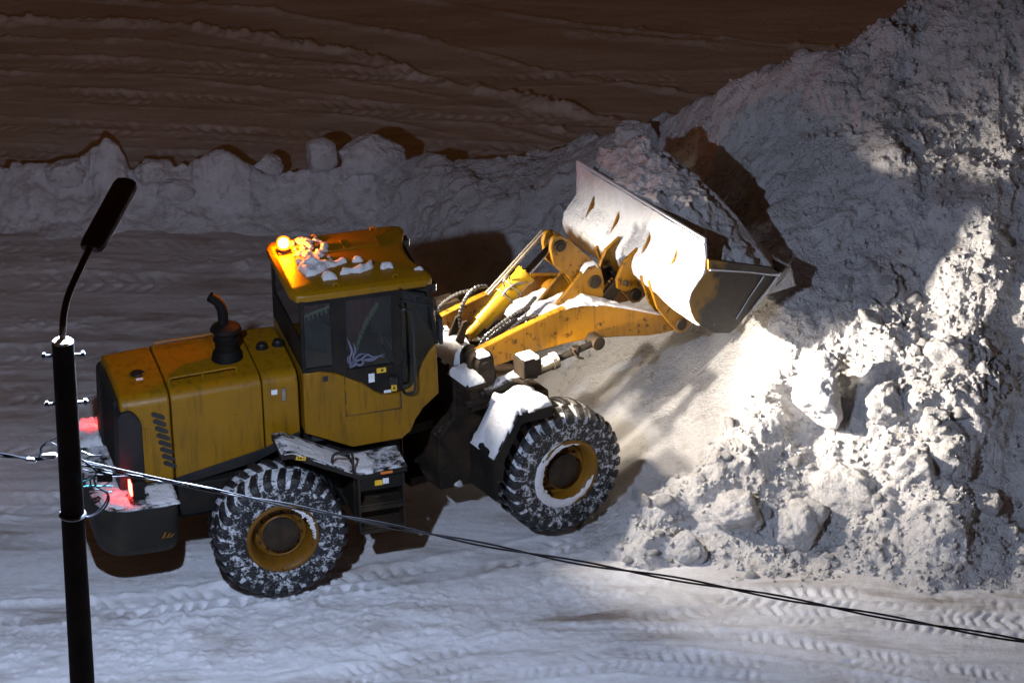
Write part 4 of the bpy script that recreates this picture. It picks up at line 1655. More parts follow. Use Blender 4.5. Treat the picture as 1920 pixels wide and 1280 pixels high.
mb.tube([p1 + (0, -.05, 0), p1 + (0, .05, 0)], .075, 20)
mb.rot(FA)
mb.build('rod_eye', MAT['boom'], TC, .006)
mb = MB()   # pipe stubs and clamps on the barrel
q0 = p0 + dv * .72
for t in (.66, .80):
    ring = [p0 + dv * t + .125 * (np.array((-dv[2], 0, dv[0])) * math.cos(a) + np.array((0, 1, 0)) * math.sin(a)) for a in np.linspace(0, 2 * math.pi, 25)]
    mb.tube(ring, .011, 6)
mb.tube(spline([p0 + dv * .62 + (-.06, -.10, .09), p0 + dv * .7 + (-.08, -.12, .12), p0 + dv * .82 + (-.05, -.13, .10), p0 + dv * .92 + (0, -.12, .02)], 5), .016, 8)
mb.tube(spline([p0 + dv * .86 + (-.10, -.02, .10), p0 + dv * .9 + (-.16, -.04, .14), p0 + dv * .8 + (-.16, -.06, .16), p0 + dv * .74 + (-.10, -.05, .11)], 5), .012, 8)
mb.rot(FA)
mb.build('pipe_clamp', MAT['steel'], TC)
# long bar of the bucket positioner beside the cylinder
mb = MB()
b0, b1 = np.array((1.52, .22, 2.58)), np.array((2.33, .22, 3.19))
bd = (b1 - b0) / np.linalg.norm(b1 - b0)
bn = np.array((-bd[2], 0, bd[0]))
Mx = np.stack([bd, np.array((0, 1., 0)), bn], 1)
mb.box((b0 + b1) / 2, (np.linalg.norm(b1 - b0), .07, .035), Mx)
mb.box((b0 + b1) / 2 + bn * .025, (np.linalg.norm(b1 - b0), .02, .03), Mx)
mb.box((2.34, .16, 3.17), (.06, .18, .05))
mb.rot(FA)
mb.build('positioner_bar', MAT['steel'], LD, .004)
# lift cylinders
for s in (-1, 1):
    l0, l1 = np.array((.84, s * .66, 1.80)), np.array((2.50, s * .66, 2.03))
    ld = (l1 - l0) / np.linalg.norm(l1 - l0)
    mb = MB()
    mb.tube([l0, l0 + ld * .06, l0 + ld * .06, l0 + ld * 1.02, l0 + ld * 1.02, l0 + ld * 1.10], [.07, .07, .088, .09, .105, .105], 24)
    mb.rot(FA)
    LC = mb.build('lift_cylinder', MAT['dark_snow'], LD)
    mb = MB()
    mb.tube([l0 + ld * 1.08, l1], .042, 16)
    mb.rot(FA)
    mb.build('lift_rod', MAT['dark'], LC)
    mb = MB()
    mb.tube([l1 + (0, -.07, 0), l1 + (0, .13 if s < 0 else .07, 0)], .085, 20)
    mb.tube([l1 + (0, -s * .1, 0), l1 + (0, -s * .24, 0)], .05, 16)
    mb.tube([l1 - ld * .30 + (0, 0, -.05), l1 - ld * .30 + (0, 0, .06)], .05, 10)
    mb.tube(spline([l1 - ld * .36 + (0, s * .04, .05), l1 - ld * .30 + (0, s * .05, -.06), l1 - ld * .22 + (0, s * .05, -.11)], 5), .016, 8)
    mb.rot(FA)
    mb.build('lift_rod_eye', MAT['tower'], LC, .006)


# hoses: corrugated guard spirals
def hose(pts, r=.024, name='hydraulic_hose'):
    P = spline(pts, 14)
    L_ = np.cumsum([0] + [np.linalg.norm(b - a) for a, b in zip(P[:-1], P[1:])])
    tt = np.arange(0, L_[-1], .011)
    Q = np.stack([np.interp(tt, L_, [p[k] for p in P]) for k in range(3)], 1)
    rr = [r + (.0045 if (i // 2) % 2 else -.002) for i in range(len(Q))]
    m_ = MB()
    m_.tube(list(Q), rr, 9)
    m_.rot(FA)
    return m_.build(name, MAT['hose'] if 'hose' in MAT else MAT['rubber'], LD, 0, 2, 20)


MAT['hose'] = mat_plain('hose_guard', (.055, .052, .05), .35, .2, .4)
hose([(1.46, .12, 2.74), (1.30, .12, 2.76), (1.16, .12, 2.66), (1.06, .10, 2.48), (1.06, .06, 2.25), (1.08, .05, 2.05)])
hose([(1.42, .30, 2.64), (1.15, .34, 2.62), (.92, .34, 2.52), (.80, .32, 2.36), (.76, .25, 2.16)])
hose([(1.98, -.14, 2.56), (1.80, -.20, 2.49), (1.62, -.22, 2.46), (1.38, -.22, 2.36), (1.20, -.2, 2.24), (1.12, -.18, 2.02)])
hose([(1.90, -.12, 2.44), (1.70, -.18, 2.40), (1.46, -.20, 2.32), (1.30, -.16, 2.20), (1.26, -.14, 2.0)])
hose([(1.96, -.22, 2.33), (1.74, -.26, 2.38), (1.56, -.28, 2.33), (1.36, -.27, 2.18), (1.30, -.25, 2.0)], .018)
mb = MB()   # bundled fittings and brackets between the arms
mb.box((1.10, -.1, 2.05), (.36, .5, .12))
mb.box((1.86, -.24, 2.36), (.16, .06, .05))
mb.tube([(1.5, -.25, 2.16), (2.0, -.26, 2.34)], .014, 8)
mb.tube([(1.95, -.26, 2.30), (2.34, -.34, 2.40)], .014, 8)
mb.tube([(1.82, -.28, 2.36), (1.80, -.3, 2.2)], .022, 8)
mb.tube([(1.74, -.28, 2.34), (1.70, -.3, 2.22)], .02, 8)
mb.prism([(.86, 2.1), (1.02, 2.45), (1.08, 2.45), (1.0, 2.1)], .12, .16)
mb.prism([(.86, 2.1), (1.02, 2.45), (1.08, 2.45), (1.0, 2.1)], -.05, -.01)
mb.rot(FA)
mb.build('hose_bracket', MAT['tower'], LD, .006)

# --- headlights
for s in (-1, 1):
    mb = MB()
    hx, hy, hz = 1.36, s * .93, 2.16
    # box open at the front
    for dy in (-.115, .115):
        mb.box((hx, hy + dy, hz), (.24, .014, .24))
    mb.box((hx, hy, hz + .113), (.24, .216, .014))
    mb.box((hx, hy, hz - .113), (.24, .216, .014))
    mb.box((hx - .113, hy, hz), (.014, .216, .212))
    mb.tube([(hx - .02, hy, hz - .12), (hx - .02, hy, hz - .22), (hx - .1, s * .64, hz - .30)], .03, 10)
    mb.tube([(hx - .15, hy + .14 * s, hz - .12), (hx + .05, hy + .14 * s, hz - .12)], .012, 8)
    mb.rot(FA)
    HB = mb.build('headlight', MAT['tower'], LD, .004)
    mb = MB()
    mb.lathe([(0, .036), (.05, .036), (.072, .04), (.078, .0), (.05, -.05), (0, -.06)], (hx + .02, hy - s * .02, hz + .015), 0, 28)
    mb.rot(FA)
    mb.build('headlight_lens', MAT['lens'], HB)
    mb = MB()
    mb.box((hx + .105, hy + s * .075, hz - .05), (.03, .05, .10))
    mb.rot(FA)
    mb.build('turn_signal', MAT['turn'], HB, .006)

# --- bucket
HW = 1.40
OUT = [(3.55, 3.40), (3.565, 3.16), (3.555, 2.95), (3.36, 2.74), (3.335, 2.62), (3.36, 2.48), (3.43, 2.36), (3.52, 2.26), (3.70, 2.12), (3.93, 2.055), (4.02, 2.10), (4.66, 2.65)]
INN = [(4.62, 2.68), (3.98, 2.145), (3.92, 2.11), (3.73, 2.175), (3.56, 2.30), (3.475, 2.40), (3.41, 2.50), (3.39, 2.62), (3.41, 2.715), (3.60, 2.93), (3.61, 3.16), (3.595, 3.40)]
mb = MB()
mb.prism(OUT + INN, -HW, HW)
# subdivide across the width so the shell reads evenly lit
mb.rot(FA)
BKT = mb.build('bucket', MAT['bucket'], LD, .01, 2, 30)
SIDE = [(3.58, 3.10), (3.60, 3.12), (4.50, 2.76), (4.66, 2.66), (4.03, 2.09), (3.93, 2.05), (3.70, 2.115), (3.52, 2.255), (3.43, 2.355), (3.37, 2.48), (3.355, 2.62), (3.38, 2.735), (3.58, 2.95)]
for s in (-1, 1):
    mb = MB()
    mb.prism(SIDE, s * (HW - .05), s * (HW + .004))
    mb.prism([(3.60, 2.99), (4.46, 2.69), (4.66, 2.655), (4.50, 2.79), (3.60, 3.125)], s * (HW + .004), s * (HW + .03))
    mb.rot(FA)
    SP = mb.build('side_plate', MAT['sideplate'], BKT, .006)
    m_ = MB()
    m_.tube([(3.62, s * (HW + .03), 2.985), (4.2, s * (HW + .032), 2.80), (4.50, s * (HW + .032), 2.685), (4.64, s * (HW + .03), 2.645)], [.012, .008, .010, .018], 8)
    m_.tube([(4.42, s * (HW + .012), 2.68), (4.20, s * (HW + .012), 2.44), (4.02, s * (HW + .012), 2.22)], [.009, .005, .008], 7)
    m_.tube([(4.66, s * (HW + .02), 2.67), (4.50, s * (HW + .02), 2.50), (4.36, s * (HW + .02), 2.375), (4.2, s * (HW + .02), 2.24)], [.016, .008, .014, .004], 8)
    m_.rot(FA)
    m_.build('side_frost', MAT['fresh'], BKT)
mb = MB()
mb.prism([(4.62, 2.60), (4.74, 2.715), (4.72, 2.735), (4.58, 2.65)], -HW - .03, HW + .03)
mb.rot(FA)
mb.build('cutting_edge', MAT['wornsteel'], BKT, .004)
# fins on the spill guard and pairs of hinge ears
for y in (.98, .42, -.28, -.86):
    mb = MB()
    mb.prism([(3.56, 3.08), (3.56, 2.95), (3.40, 2.76), (3.405, 2.80), (3.47, 2.93), (3.53, 3.05)], y - .011, y + .011)
    mb.rot(FA)
    mb.build('back_fin', MAT['boom'], BKT, .004)
for s in (-1, 1):
    mb = MB()
    for dy in (-.085, .085):
        yy = s * .50 + dy
        mb.prism([(3.40, 2.66), (3.30, 2.58), (3.42, 2.20), (3.60, 1.94), (3.72, 1.79), (3.82, 1.78), (3.90, 1.84), (4.0, 2.06), (3.7, 2.13), (3.5, 2.27), (3.40, 2.45)], yy - .022, yy + .022)
    mb.rot(FA)
    EAR = mb.build('hinge_ear', MAT['boom'], BKT, .006)
    mb = MB()
    mb.tube([(3.76, s * .5 - .14, 1.90), (3.76, s * .5 + .14, 1.90)], .075, 20)
    mb.rot(FA)
    mb.build('hinge_pin', MAT['tower'], BKT, .006)
for y in (-.20, .20):
    mb = MB()
    mb.prism([(3.40, 2.86), (3.20, 2.74), (3.09, 2.52), (3.10, 2.40), (3.20, 2.34), (3.42, 2.34), (3.37, 2.5), (3.345, 2.62), (3.37, 2.75)], y - .025, y + .025)
    mb.rot(FA)
    mb.build('link_ear', MAT['boom'], BKT, .006)
mb = MB()
mb.tube([(3.20, -.27, 2.46), (3.20, .27, 2.46)], .036, 20)
mb.tube([(3.20, -.285, 2.46), (3.20, -.27, 2.46)], .035, 10)
mb.rot(FA)
mb.build('link_pin', MAT['tower'], BKT, .006)
for y in (-.145, .145):
    mb = MB()
    mb.prism(rounded([(2.86, 2.16), (2.86, 2.28), (3.14, 2.54), (3.24, 2.54), (3.26, 2.42), (2.98, 2.15)], .04, 3), y - .025, y + .025)
    mb.rot(FA)
    mb.build('tilt_link', MAT['tower'], LD, .006)


# ----------------------------------------------------------------- snow lying on the machine
def world_mesh(o, front):
    """things resting on the loader are things of their own: put them where the frame is"""
    o.location = tuple(ORG)
    o.rotation_euler = Matrix((M_FRONT if front else M_REAR).tolist()).to_euler()
    return o


def heap():
    xs, ys = np.linspace(3.57, 4.94, 100), np.linspace(-1.38, 1.40, 200)
    Yg, Xg = np.meshgrid(ys, xs)
    # silhouette of the load along the bucket: high at the far end, thin at the near end
    ridge = np.interp(Yg, [-1.40, -1.15, -.7, -.2, .3, .8, 1.1, 1.32, 1.41], [2.72, 2.98, 3.24, 3.50, 3.62, 3.66, 3.56, 3.35, 2.9])
    ridge_x = np.interp(Yg, [-1.4, -.7, 0, .8, 1.4], [4.15, 4.15, 4.12, 4.05, 4.0])
    lip = np.interp(Yg, [-1.4, -1.0, -.3, .5, 1.4], [2.75, 2.98, 3.25, 3.34, 3.15])
    edge = np.interp(Yg, [-1.4, 0, 1.4], [2.66, 2.66, 2.62])
    tb = np.clip((ridge_x - Xg) / (ridge_x - 3.57), 0, 1)
    tf = np.clip((Xg - ridge_x) / (4.90 - .10 * np.clip(-Yg, 0, 1.4) - ridge_x), 0, 1)
    Z = np.where(Xg < ridge_x, ridge + (lip - ridge) * tb ** 1.4, ridge + (edge - ridge) * tf ** 2.3)
    lm = .9 * blocks(Xg, Yg, .26, 401, .8, .25, .6) + .9 * blocks(Xg, Yg, .12, 402, .85, .25, .6) + .5 * lumps(Xg, Yg, .08, 407, .8, .2, .6) + .06 * fbm(Xg * 3, Yg * 3, 4, 403)
    stri = .03 * fbm(Xg * 6 + Yg * 1.2, Yg * .9, 3, 404) + .022 * np.sin((Xg * 26 + Yg * 4) + 3 * vnoise(Xg * 2, Yg * 2, 405))
    w = smooth(.1, .5, tf)
    D = lm * (1 - .85 * w) * .95 + stri * w
    border = np.minimum.reduce([smooth(0, .08, Xg - 3.57), smooth(0, .06, 4.94 - Xg), smooth(0, .07, Yg + 1.38), smooth(0, .07, 1.40 - Yg)])
    Z = Z - .25 * (1 - border)
    X2, Y2, Z2 = displace(Xg.T, Yg.T, Z.T, (D * border).T)
    ny, nx = X2.shape
    V = np.stack([X2, Y2, Z2], -1).reshape(-1, 3)
    i = np.arange(ny - 1)[:, None] * nx + np.arange(nx - 1)[None, :]
    F = np.stack([i, i + 1, i + nx + 1, i + nx], -1).reshape(-1, 4)
    # skirt down into the bucket so the heap is solid
    k = len(V)
    loop = list(range(nx)) + [r * nx + nx - 1 for r in range(1, ny)] + [(ny - 1) * nx + c for c in range(nx - 2, -1, -1)] + [r * nx for r in range(ny - 2, 0, -1)]
    low = V[loop].copy()
    low[:, 0] = 3.62 + (low[:, 0] - 3.57) * .56
    low[:, 1] *= .95
    low[:, 2] = np.minimum(low[:, 2] - .05, 2.24 + np.clip(low[:, 0] - 3.9, 0, 9) * .86)
    V = np.concatenate([V, low])
    m = len(loop)
    S = np.array([(loop[a], k + a, k + (a + 1) % m, loop[(a + 1) % m]) for a in range(m)])
    F = np.concatenate([F, S])
    o = np_mesh('snow_load', V, F, MAT['load'])
    world_mesh(o, True)
    tag(o, 'heaped load of crumbly snow filling the raised bucket of the loader', 'snow load')


heap()


def bucket_back_snow():
    prof = np.array([(3.545, 3.405), (3.56, 3.16), (3.55, 2.95), (3.46, 2.845), (3.36, 2.74), (3.335, 2.62), (3.36, 2.48), (3.43, 2.36), (3.52, 2.26), (3.62, 2.18)])
    L_ = np.concatenate([[0], np.cumsum(np.hypot(*np.diff(prof, axis=0).T))])
    us = np.arange(0, L_[-1], .016)
    px, pz = np.interp(us, L_, prof[:, 0]), np.interp(us, L_, prof[:, 1])
    k = np.ones(9) / 9.
    sm = lambda a: np.convolve(np.pad(a, 4, mode='edge'), k, 'valid')
    px, pz = sm(px), sm(pz)
    tx, tz = np.gradient(px), np.gradient(pz)
    l = np.hypot(tx, tz)
    nx, nz = tz / l, -tx / l
    if nx[0] > 0:
        nx, nz = -nx, -nz
    ys = np.arange(-1.40, 1.401, .016)
    Y, U = np.meshgrid(ys, us)
    PX, PZ, NX, NZ = (np.repeat(a[:, None], len(ys), 1) for a in (px, pz, nx, nz))
    n1 = fbm(Y * 2.2, U * 2.2, 4, 901)
    n2 = fbm(Y * 9, U * 9, 3, 902)
    T = .020 + .016 * n1 + .007 * n2 + .3 * lumps(Y, U, .11, 903, .3, .2, .5) * .5
    lim = np.interp(Y, [-1.4, -.95, -.75, -.5, -.2, .2, .7, 1.4], [1.34, 1.32, 1.12, 1.02, 1.0, .92, .86, .80])
    T = T - .10 * smooth(-.05, .10, U - lim + .10 * n1 + .05 * n2)
    for y in (.98, .42, -.28, -.86):
        e = np.hypot((Y - y - .05 * (U - .5)) / .036, (U - .50) / .20)
        T = T + .025 * np.exp(-((e - 1.5) / .5) ** 2)
        T = T - .07 * smooth(1.1, .6, e + .35 * n2)
    T = T - .03 * smooth(1.36, 1.40, np.abs(Y) + .01 * n2)
    X2, Z2 = PX + NX * T, PZ + NZ * T
    V = np.stack([X2, Y, Z2], -1).reshape(-1, 3)
    nn = len(ys)
    i = np.arange(len(us) - 1)[:, None] * nn + np.arange(nn - 1)[None, :]
    F = np.stack([i, i + 1, i + nn + 1, i + nn], -1).reshape(-1, 4)
    kv = (T > -.022).reshape(-1)
    F = F[kv[F].any(1)]
    used = np.zeros(len(V), bool)
    used[F.ravel()] = True
    idx = np.cumsum(used) - 1
    o = np_mesh('bucket_crust', V[used], idx[F], MAT['fresh'])
    world_mesh(o, True)
    tag(o, 'ragged crust of white snow plastered over the back of the bucket', 'snow')


bucket_back_snow()


def snow_cap(name, pts, base_z, thick, seed, front, label, cat='snow', axis=2, plane=None, res=.03, rough=1., edge=.06):
    """a slab of snow over an outline: pts are x,y in the frame, base_z a function of x,y"""
    P = np.array(pts)
    xs = np.arange(P[:, 0].min() - .02, P[:, 0].max() + .02, res)
    ys = np.arange(P[:, 1].min() - .02, P[:, 1].max() + .02, res)
    X, Y = np.meshgrid(xs, ys)
    n_ = len(P)
    inside = np.zeros(X.shape, bool)
    dist = np.full(X.shape, 9.)
    for i in range(n_):
        (x0, y0), (x1, y1) = P[i], P[(i + 1) % n_]
        cond = ((y0 > Y) != (y1 > Y)) & (X < (x1 - x0) * (Y - y0) / (y1 - y0 + 1e-12) + x0)
        inside ^= cond
        t = np.clip(((X - x0) * (x1 - x0) + (Y - y0) * (y1 - y0)) / ((x1 - x0) ** 2 + (y1 - y0) ** 2), 0, 1)
        dist = np.minimum(dist, np.hypot(X - x0 - t * (x1 - x0), Y - y0 - t * (y1 - y0)))
    sd = np.where(inside, dist, -dist) + .018 * fbm(X * 9, Y * 9, 3, seed) * rough
    prof = np.sqrt(np.clip(sd / edge, 0, 1) * (2 - np.clip(sd / edge, 0, 1)))
    bz = base_z(X, Y) if callable(base_z) else base_z + 0 * X
    H = prof * thick * (1 + .45 * rough * fbm(X * 4, Y * 4, 3, seed + 1)) + rough * .25 * prof * lumps(X, Y, .09, seed + 2, .5, .2, .55)
    Z = bz + H - .012
    keepv = sd > -res * .8
    i = np.arange(X.shape[0] - 1)[:, None] * X.shape[1] + np.arange(X.shape[1] - 1)[None, :]
    nx = X.shape[1]
    F = np.stack([i, i + 1, i + nx + 1, i + nx], -1).reshape(-1, 4)
    kv = keepv.reshape(-1)
    F = F[kv[F].all(1)]
    V = np.stack([X, Y, Z], -1).reshape(-1, 3)
    used = np.zeros(len(V), bool)
    used[F.ravel()] = True
    idx = np.cumsum(used) - 1
    V, F = V[used], idx[F]
    # underside
    Vb = np.stack([X, Y, bz - .014], -1).reshape(-1, 3)[used]
    # wall around the border
    ed = {}
    for f in F:
        for a in range(4):
            e = (int(f[a]), int(f[(a + 1) % 4]))
            if (e[1], e[0]) in ed:
                del ed[(e[1], e[0])]
            else:
                ed[e] = 1
    k = len(V)
    S = np.array([(b, a, a + k, b + k) for a, b in ed])
    o = np_mesh(name, np.concatenate([V, Vb]), np.concatenate([F, F[:, ::-1] + k, S]), MAT['fresh'])
    world_mesh(o, front)
    tag(o, label, cat)
    return o


rz_ = 3.606
snow_cap('roof_snow', [(-1.06, -.10), (-1.0, -.36), (-.90, -.36), (-.70, -.22), (-.46, -.12), (-.48, -.03), (-.75, -.04), (-.92, .02)], rz_ - .01, .10, 501, False, 'longest slab of snow on the cab roof, glowing amber beside the beacon', res=.018)
snow_cap('roof_snow', [(-.63, -.44), (-.60, -.34), (-.42, -.33), (-.20, -.27), (-.19, -.38), (-.38, -.44)], rz_ - .01, .09, 511, False, 'blocky white strip of snow at the middle of the cab roof near its side edge', res=.018)
snow_cap('roof_snow', [(-.84, -.52), (-.84, -.40), (-.74, -.36), (-.66, -.44), (-.68, -.53)], rz_ - .018, .10, 521, False, 'white clump of snow beside the rear lifting eye of the cab roof', res=.018)
snow_cap('roof_snow', [(-.42, -.16), (-.42, -.07), (-.33, -.04), (-.26, -.14), (-.32, -.18)], rz_ - .008, .08, 531, False, 'small clump of snow between the long slab and the blocky strip on the roof', res=.018)
snow_cap('roof_snow', [(-.14, -.44), (-.14, -.34), (-.04, -.28), (.03, -.36), (.01, -.45)], rz_ - .012, .09, 541, False, 'clump of snow by the front lifting eye of the cab roof', res=.018)
snow_cap('roof_snow', [(.22, -.58), (.22, -.52), (.30, -.48), (.35, -.53), (.33, -.59)], rz_ - .022, .06, 551, False, 'smallest clump of snow at the front corner of the cab roof', res=.018)
rg = np.random.RandomState(4)
cl_me = []
for k in range(46):
    x, y = rg.uniform(-1.02, -.62), rg.uniform(-.02, .66)
    if abs(x + 1.10) < .13 and abs(y - .41) < .13:
        continue
    s = rg.uniform(.014, .052)
    q, F = chunk_verts(600 + k % 6, 3, .8, 4)
    if k < 6:
        me_o = np_mesh('roof_crumb', q, F, MAT['fresh'])
        cl_me.append(me_o)
    else:
        me_o = cl_me[k % len(cl_me)].copy()
        COL.objects.link(me_o)
    me_o.location = tuple(wr((x, y, 3.606 + s * .45)))
    me_o.scale = (s * 1.4, s, s * .9)
    me_o.rotation_euler = (0, 0, rg.uniform(0, 6))
    tag(me_o, 'crumb of snow lit amber by the beacon on the rear of the cab roof', 'snow crumb', 'crumbs of snow round the beacon')


def fender_z(X, Y):
    return np.interp(X, [.62, .945, 1.42], [1.31, 1.812, 1.787])


snow_cap('fender_snow', [(.625, -1.36), (.625, -.82), (.95, -.81), (1.43, -.80), (1.43, -1.36), (.95, -1.37)], fender_z, .085, 701, True, 'thick white cap of snow over the fender of the near front wheel', rough=1.5, edge=.11)
snow_cap('headlight_snow', [(1.25, -1.05), (1.25, -.82), (1.47, -.82), (1.47, -1.05)], 2.283, .035, 711, True, 'thin square cap of snow on top of the near headlight', rough=.4, res=.02)
snow_cap('frame_snow', [(.66, -.36), (.66, .10), (.70, .54), (1.12, .54), (1.13, -.20), (1.06, -.36)], lambda X, Y: 2.085 + 0 * X, .13, 721, True, 'bright bank of snow on the front frame between the cab and the boom', rough=.9, edge=.1)
snow_cap('frame_snow', [(.56, -.88), (.56, -.44), (.80, -.44), (.80, -.88)], 2.085, .10, 731, True, 'small patch of snow wedged between the near boom pin plates', rough=.6)
snow_cap('pin_snow', [(.80, -.76), (.80, -.62), (.95, -.62), (.96, -.76)], 2.33, .07, 741, True, 'dab of snow on the near boom pivot pin', rough=.6, res=.018)
snow_cap('boom_snow', [(1.85, -.44), (1.95, .10), (2.50, .12), (2.95, -.10), (3.02, -.44)], lambda X, Y: np.interp(X, [1.85, 2.1, 2.6, 3.0], [2.14, 2.28, 2.36, 2.22]), .10, 751, True, 'drift of snow lying between the near boom arm and the bell crank', rough=.9)
snow_cap('boom_snow', [(1.9, .15), (1.9, .44), (2.8, .44), (2.8, .15)], lambda X, Y: np.interp(X, [1.9, 2.1, 2.5, 2.8], [2.14, 2.22, 2.30, 2.22]), .09, 761, True, 'drift of snow lying against the far boom arm', rough=.9)
snow_cap('arm_snow', [(2.15, -.552), (2.15, -.44), (3.70, -.45), (3.70, -.552)], lambda X, Y: np.interp(X, [2.02, 2.20, 2.36, 2.70, 3.16, 3.50, 3.68], [2.515, 2.53, 2.515, 2.43, 2.235, 2.08, 2.01]), .022, 771, True, 'thin crust of snow along the top edge of the near boom arm', rough=.8, res=.018, edge=.03)
snow_cap('crank_snow', [(2.63, -.185), (2.63, -.10), (2.80, -.10), (2.88, -.18)], lambda X, Y: np.interp(X, [2.62, 2.7, 2.79, 2.9], [2.725, 2.80, 2.80, 2.70]), .05, 781, True, 'dab of snow on the bracket over the bell crank pin', rough=.6, res=.015)
snow_cap('cylinder_snow', [(1.10, -.72), (1.10, -.61), (1.55, -.61), (1.55, -.72)], lambda X, Y: 1.80 + (X - .84) * .1386 + .082, .022, 791, True, 'white strip of snow on top of the near lift cylinder', rough=.5, res=.018)
snow_cap('platform_snow', [(-.75, -1.30), (-.70, -.82), (-.5, -.82), (-.46, -1.1), (-.52, -1.31)], lambda X, Y: 1.475 + (X + .7) * .043, .03, 801, False, 'patch of trodden snow on the access platform beside the ladder', rough=.9)
snow_cap('platform_snow', [(-1.57, -1.31), (-1.57, -.95), (-1.3, -.82), (-1.0, -.85), (-.72, -.9), (-.74, -1.31), (-1.2, -1.31)], lambda X, Y: np.interp(X, [-1.6, -1.47, -.70], [1.885, 1.89, 1.475]), .022, 811, False, 'thin crust of snow on the sloping rear fender above the rear wheel', rough=1.6, edge=.12)
snow_cap('counterweight_snow', [(-3.12, -1.20), (-3.10, -.72), (-2.80, -.72), (-2.80, -1.20)], 1.40, .03, 821, False, 'grainy snow on the counterweight top behind the rear wheel', rough=1.2)
snow_cap('counterweight_snow', [(-3.66, -.95), (-3.66, -.45), (-3.36, -.45), (-3.33, -1.12), (-3.45, -1.18), (-3.6, -1.08)], 1.40, .03, 831, False, 'snow lit red by the near tail light on the counterweight', rough=1.2)
snow_cap('counterweight_snow', [(-3.70, .45), (-3.70, .95), (-3.55, 1.15), (-3.36, 1.15), (-3.36, .45)], 1.40, .07, 841, False, 'heap of snow lit red by the far tail light on the counterweight', rough=1.3)
for k, (x, y, z, s) in enumerate(((.55, -.35, .62, .09), (.66, -.42, .55, .08), (.45, -.30, .70, .06))):
    q, F = chunk_verts(860 + k, 3, 1.)
    o = np_mesh('frame_clod', q * np.array((s * 1.1, s, s * .9)), F, MAT['windrow'])
    o.location = tuple(wf((x, y, z)))
    tag(o, 'clod of dirty snow caught in the articulation joint behind the front wheel', 'snow clod', 'clods caught in the joint')

# ----------------------------------------------------------------- street lamp on its pole
PX, PY = -3.775, -16.70
LP = empty('street_lamp', (PX, PY, 0))
tag(LP, 'dark pole with curved arm and street lamp head, before the loader tail', 'street lamp')


def lp(p):
    return np.asarray(p, float) - np.array((PX, PY, 0))


mb = MB()
mb.lathe([(0, -.2), (.135, -.2), (.128, 1.), (.108, 5.), (.094, 8.06), (.094, 8.118), (.088, 8.125), (0, 8.125)], (0, 0, 0), 2, 32)
POLE = mb.build('pole', MAT['pole'], LP)
mb = MB()
mb.tube(spline([lp(p) for p in ((PX + .005, PY + .01, 7.9), (PX + .0, PY + .03, 8.22), (-3.735, -16.56, 8.46), (-3.63, -16.36, 8.665), (-3.545, -16.15, 8.79), (-3.50, -16.02, 8.83))], 8), .030, 14)
mb.build('lamp_arm', MAT['lamp'], LP)
h0, h1 = np.array((-3.565, -16.22, 8.76)), np.array((-3.315, -15.42, 9.03))
hd = (h1 - h0) / np.linalg.norm(h1 - h0)
hs = np.cross(hd, (0, 0, 1.))
hs /= np.linalg.norm(hs)
hu = np.cross(hs, hd)
HMx = np.stack([hd, hs, hu], 1)
hl = np.linalg.norm(h1 - h0)
mb = MB()
sec = [(-.105, -.04), (-.105, .02), (-.08, .05), (0, .066), (.08, .05), (.105, .02), (.105, -.04)]
V, F = [], []
for t, sc in ((-.5, .72), (-.47, .9), (-.40, 1.), (.44, 1.), (.49, .9), (.5, .8)):
    for y, z in sec:
        V.append((t * hl, y * sc, z * sc))
ns = len(sec)
for i in range(5):
    for j in range(ns):
        F.append((i * ns + j, i * ns + (j + 1) % ns, (i + 1) * ns + (j + 1) % ns, (i + 1) * ns + j))
F += [tuple(range(ns)), tuple(range(5 * ns, 6 * ns))]
mb.add(V, F, HMx, lp((h0 + h1) / 2))
HEAD = mb.build('lamp_head', MAT['lamp'], LP, .006)
mb = MB()
mb.box((.06, 0, -.046), (hl * .62, .17, .012))
mb.rot(HMx, lp((h0 + h1) / 2))
mb.build('lamp_lens', MAT['street'], HEAD)
for z, rot_ in ((8.0, .1), (7.55, .15), (6.48, .2)):
    mb = MB()
    ring = [(.104 * math.cos(a), .104 * math.sin(a), z) for a in np.linspace(0, 2 * math.pi, 33)]
    if z < 7:
        mb.tube(ring, .018, 6, False)
    c_, s_ = math.cos(rot_), math.sin(rot_)
    if z > 7:
        mb.tube([(-.185 * c_, -.185 * s_, z), (.185 * c_, .185 * s_, z)], .017, 8)
        for e in (-1, 1):
            mb.tube([(e * .15 * c_, e * .15 * s_, z), (e * .175 * c_, e * .175 * s_, z)], .032, 6)
    mb.build('through_bolt' if z > 7 else 'pole_band', MAT['bolt'], POLE)
mb = MB()
mb.lathe([(0, 8.150), (.05, 8.149), (.080, 8.142), (.092, 8.128), (.090, 8.120), (0, 8.120)], (0, 0, 0), 2, 28)
o = mb.build('pole_snow', MAT['fresh'])
o.location = (PX, PY, 0)
tag(o, 'bright round cap of snow on the top end of the lamp pole', 'snow')


# cables
def twisted(name, pts, strands, r, pitch, rad, mat):
    P = spline(pts, 40)
    L_ = np.cumsum([0] + [np.linalg.norm(b - a) for a, b in zip(P[:-1], P[1:])])
    tt = np.linspace(0, L_[-1], int(L_[-1] / .04))
    Q = np.stack([np.interp(tt, L_, [p[k] for p in P]) for k in range(3)], 1)
    d = Q[-1] - Q[0]
    d /= np.linalg.norm(d)
    u = np.cross(d, (0, 0, 1.))
    u /= np.linalg.norm(u)
    w = np.cross(d, u)
    mb_ = MB()
    for k in range(strands):
        a = 2 * math.pi * (tt / pitch + k / strands)
        mb_.tube(list(Q + rad * (np.cos(a)[:, None] * u + np.sin(a)[:, None] * w)), r, 6)
    return mb_.build(name, mat, None, 0, 2, 80, False)


